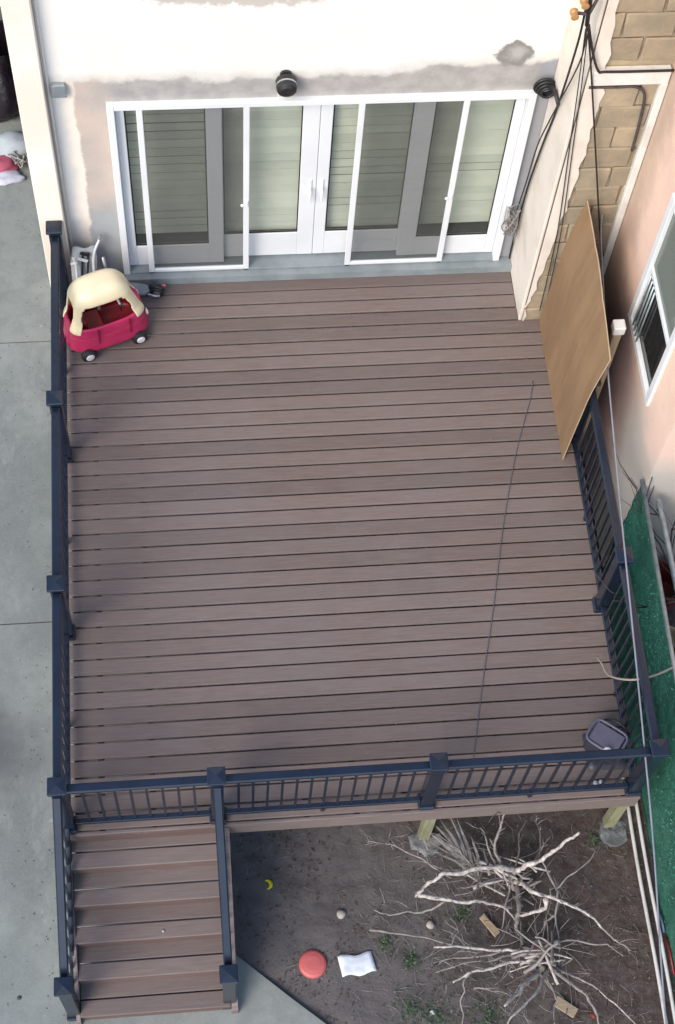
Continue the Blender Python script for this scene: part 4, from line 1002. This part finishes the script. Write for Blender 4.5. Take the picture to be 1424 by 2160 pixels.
plank(3.44, -.725, .20, .062, -.95, 'timber_tan', 'pointed tan wood chip under the upper dead shrub', .15)
plank(3.05, .02, .16, .10, .35, 'straw', 'grey slab fragment lying beside the middle footing', .1)
# litter
rr = random.Random(77)
def litter(n, mat, name, smin, smax, reg, label):
    m = MB()
    for k in range(n):
        x = rr.uniform(reg[0], reg[1]); y = rr.uniform(reg[2], reg[3])
        if y < -.80 and x < 1.39+(-.835-y)*1.166: continue
        if noise.noise(Vector((x*1.4, y*1.4, 6))) < rr.uniform(-.45, .25): continue
        s = rr.uniform(smin, smax); an = rr.uniform(0, 6.28); z = gz(x, y)+.004
        d = Vector((math.cos(an), math.sin(an), rr.uniform(-.3, .3)))*s; q = Vector((-math.sin(an), math.cos(an), rr.uniform(-.3, .3)))*s*rr.uniform(.25, .7); c = Vector((x, y, z+s*.3))
        m.add([c-d, c-q*.8, c+d*.9, c+q], [(0, 1, 2), (0, 2, 3)])
    o = m.build(name, mat, fix=False); o['label'] = label; stuff(o); o['category'] = 'litter'; return o
litter(9000, 'litter', 'leaf_litter', .006, .022, (1.34, 4.9, -3.2, 2.0), 'dark brown leaf litter scattered over the soil')
litter(1500, 'litter2', 'pale_litter', .004, .014, (1.34, 4.9, -3.2, .6), 'pale chips and dry leaf scraps scattered over the soil')
m = MB()
for k in range(1100):
    an = rr.uniform(0, 6.28); L = rr.uniform(.02, .12)
    x = rr.uniform(1.36, 4.75); y = rr.uniform(-2.4, .5)
    if y < -.80 and x < 1.42+(-.835-y)*1.166: continue
    if x < 2.4 and rr.random() < .75: continue
    z = gz(x, y)+.006; p = Vector((x, y, z)); d = Vector((math.cos(an), math.sin(an), rr.uniform(0, .25)))
    m.tube([p, p+d*L*.5+Vector((rr.uniform(-.01, .01), rr.uniform(-.01, .01), .003)), p+d*L], [.0022, .002, .001], 4)
o = m.build('loose_twigs', 'bark', fix=False); o['label'] = 'broken twigs strewn over the soil round the shrubs'; o['category'] = 'twigs'; stuff(o)
m = MB()
for k in range(1500):
    c = rr.choice([(2.70, -1.35, .22), (2.92, -1.45, .24), (2.85, -1.4, .2), (3.15, -1.62, .25), (2.75, -.95, .10), (2.55, -.80, .08), (3.22, -.60, .13), (3.35, -1.45, .15), (2.6, -1.75, .3), (4.45, -.05, .07)])
    an = rr.uniform(0, 6.28); R = c[2]*abs(rr.gauss(0, .55)); x = c[0]+math.cos(an)*R; y = c[1]+math.sin(an)*R
    if y < -.80 and x < 1.42+(-.835-y)*1.166: continue
    p = Vector((x, y, gz(x, y)+rr.uniform(0, .03))); a2 = rr.uniform(0, 6.28); s = rr.uniform(.008, .026)
    d = Vector((math.cos(a2), math.sin(a2), rr.uniform(-.1, .6)))*s; q = Vector((-math.sin(a2), math.cos(a2), rr.uniform(-.2, .2)))*s*.45
    m.add([p, p+d*.5+q, p+d, p+d*.5-q], [(0, 1, 2, 3)])
o = m.build('weeds', 'weed', fix=False); o['label'] = 'low green weeds growing in patches on the soil'; o['category'] = 'weeds'; stuff(o)
m = MB()
for k in range(420):
    x = -.02-abs(rr.gauss(0, .35)); y = rr.uniform(-2.2, 7.0); a = rr.uniform(0, 6.28); q = rr.uniform(.003, .011)
    d = Vector((math.cos(a), math.sin(a), 0))*q; e = Vector((-math.sin(a), math.cos(a), .3))*q*.5; c = Vector((x, y, G+.003)); m.add([c-d, c-e, c+d, c+e], [(0, 1, 2), (0, 2, 3)])
o = m.build('driveway_grit', 'litter', fix=False); o['label'] = 'dark grit and leaf crumbs on the driveway along the deck edge'; o['category'] = 'litter'; stuff(o)
# scraps on drive and stair
rock(.74, -.75, .011, 'dull', 'white_scrap', 'tiny white scrap on the middle stair tread', 'scrap', .6, 12).location = (.735, -.70, -3*r_+.008)
rock(-.462, -1.03, .018, 'bark3', 'dark_leaf', 'small dark leaf on the driveway left of the stair foot', 'leaf', .4, 13).location = (-.462, -1.03, G+.006)

# ------------------------------------------------------------------ back left corner: shed wall, bags, junk
SH = root('grey_shed', 'low grey shed with a white edge strip beyond the drive behind the house corner', 'shed', (-1.4, 9.2, G))
MB().box(-3.4, -.25, 8.9, 10.6, G, .35, .01).build('body', 'shed', SH)
MB().box(-3.45, -.2, 8.84, 8.9, -.10, -.03, .005).build('edge_strip', 'white', SH)
MB().box(-3.3, -.3, 8.86, 8.898, G+.02, -.35, .0).build('doorway', 'jb', SH)
def bag(x, y, z, rx, ry, rz_, mat, name, label, cat, seed):
    bm = bmesh.new(); bmesh.ops.create_icosphere(bm, subdivisions=3, radius=1)
    for v in bm.verts:
        n_ = noise.noise(v.co*1.7+Vector((seed, 0, 0)))*.35+noise.noise(v.co*5+Vector((seed, 3, 0)))*.10; v.co *= 1+n_; v.co = Vector((v.co.x*rx, v.co.y*ry, max(v.co.z, -.55)*rz_))
    me = bpy.data.meshes.new(name); bm.to_mesh(me); bm.free(); me.materials.append(M_[mat]); me.polygons.foreach_set('use_smooth', [True]*len(me.polygons))
    o = bpy.data.objects.new(name, me); COL.objects.link(o); o.location = (x, y, z+.55*rz_); return tag(o, label, cat)
bag(-.62, 8.35, G, .30, .26, .42, 'jb', 'black_bag', 'black rubbish bag nearer the house corner, before the grey shed', 'bag', 1)
bag(-1.10, 8.5, G, .34, .28, .50, 'jb', 'black_bag', 'taller black rubbish bag further left before the grey shed', 'bag', 5)
bag(-.52, 7.72, G, .24, .18, .16, 'fabric', 'grey_bag', 'crumpled grey bag in front of the black rubbish bags', 'bag', 9)
bag(-.68, 7.50, G, .17, .11, .10, 'jr', 'pink_cloth', 'pink cloth heap at the back end of the drive', 'cloth', 12)
bag(-.66, 7.36, G, .20, .09, .05, 'jw', 'white_cloth', 'white cloth spread at the front of the junk heap', 'cloth', 15)
m = MB(); rr = random.Random(6)
for k in range(10):
    c = Vector((-.47, 7.56, G+.10)); pts = [c+Vector((rr.uniform(-.13, .13), rr.uniform(-.12, .14), rr.uniform(-.08, .12))) for _ in range(4)]; m.tube(smooth_curve(pts, 4), .010, 6)
tag(m.build('wire_tangle', 'straw', smooth=True), 'tangle of thick grey wire on the junk heap beside the house corner', 'wire')

m = MB(); rr = random.Random(9)
for k in range(90):
    x = rr.uniform(.2, 4.4); y = rr.uniform(.15, 4.9)
    if x > 4.2 and y > 4.4: continue
    a = rr.uniform(0, 6.28); q = rr.uniform(.004, .012); d = Vector((math.cos(a), math.sin(a), 0))*q; e = Vector((-math.sin(a), math.cos(a), .2))*q*.5; c = Vector((x, y, .004))
    m.add([c-d, c-e, c+d, c+e], [(0, 1, 2), (0, 2, 3)])
o = m.build('deck_debris', 'litter2', fix=False); o['label'] = 'tiny dry leaf scraps scattered on the deck boards'; o['category'] = 'litter'; stuff(o)
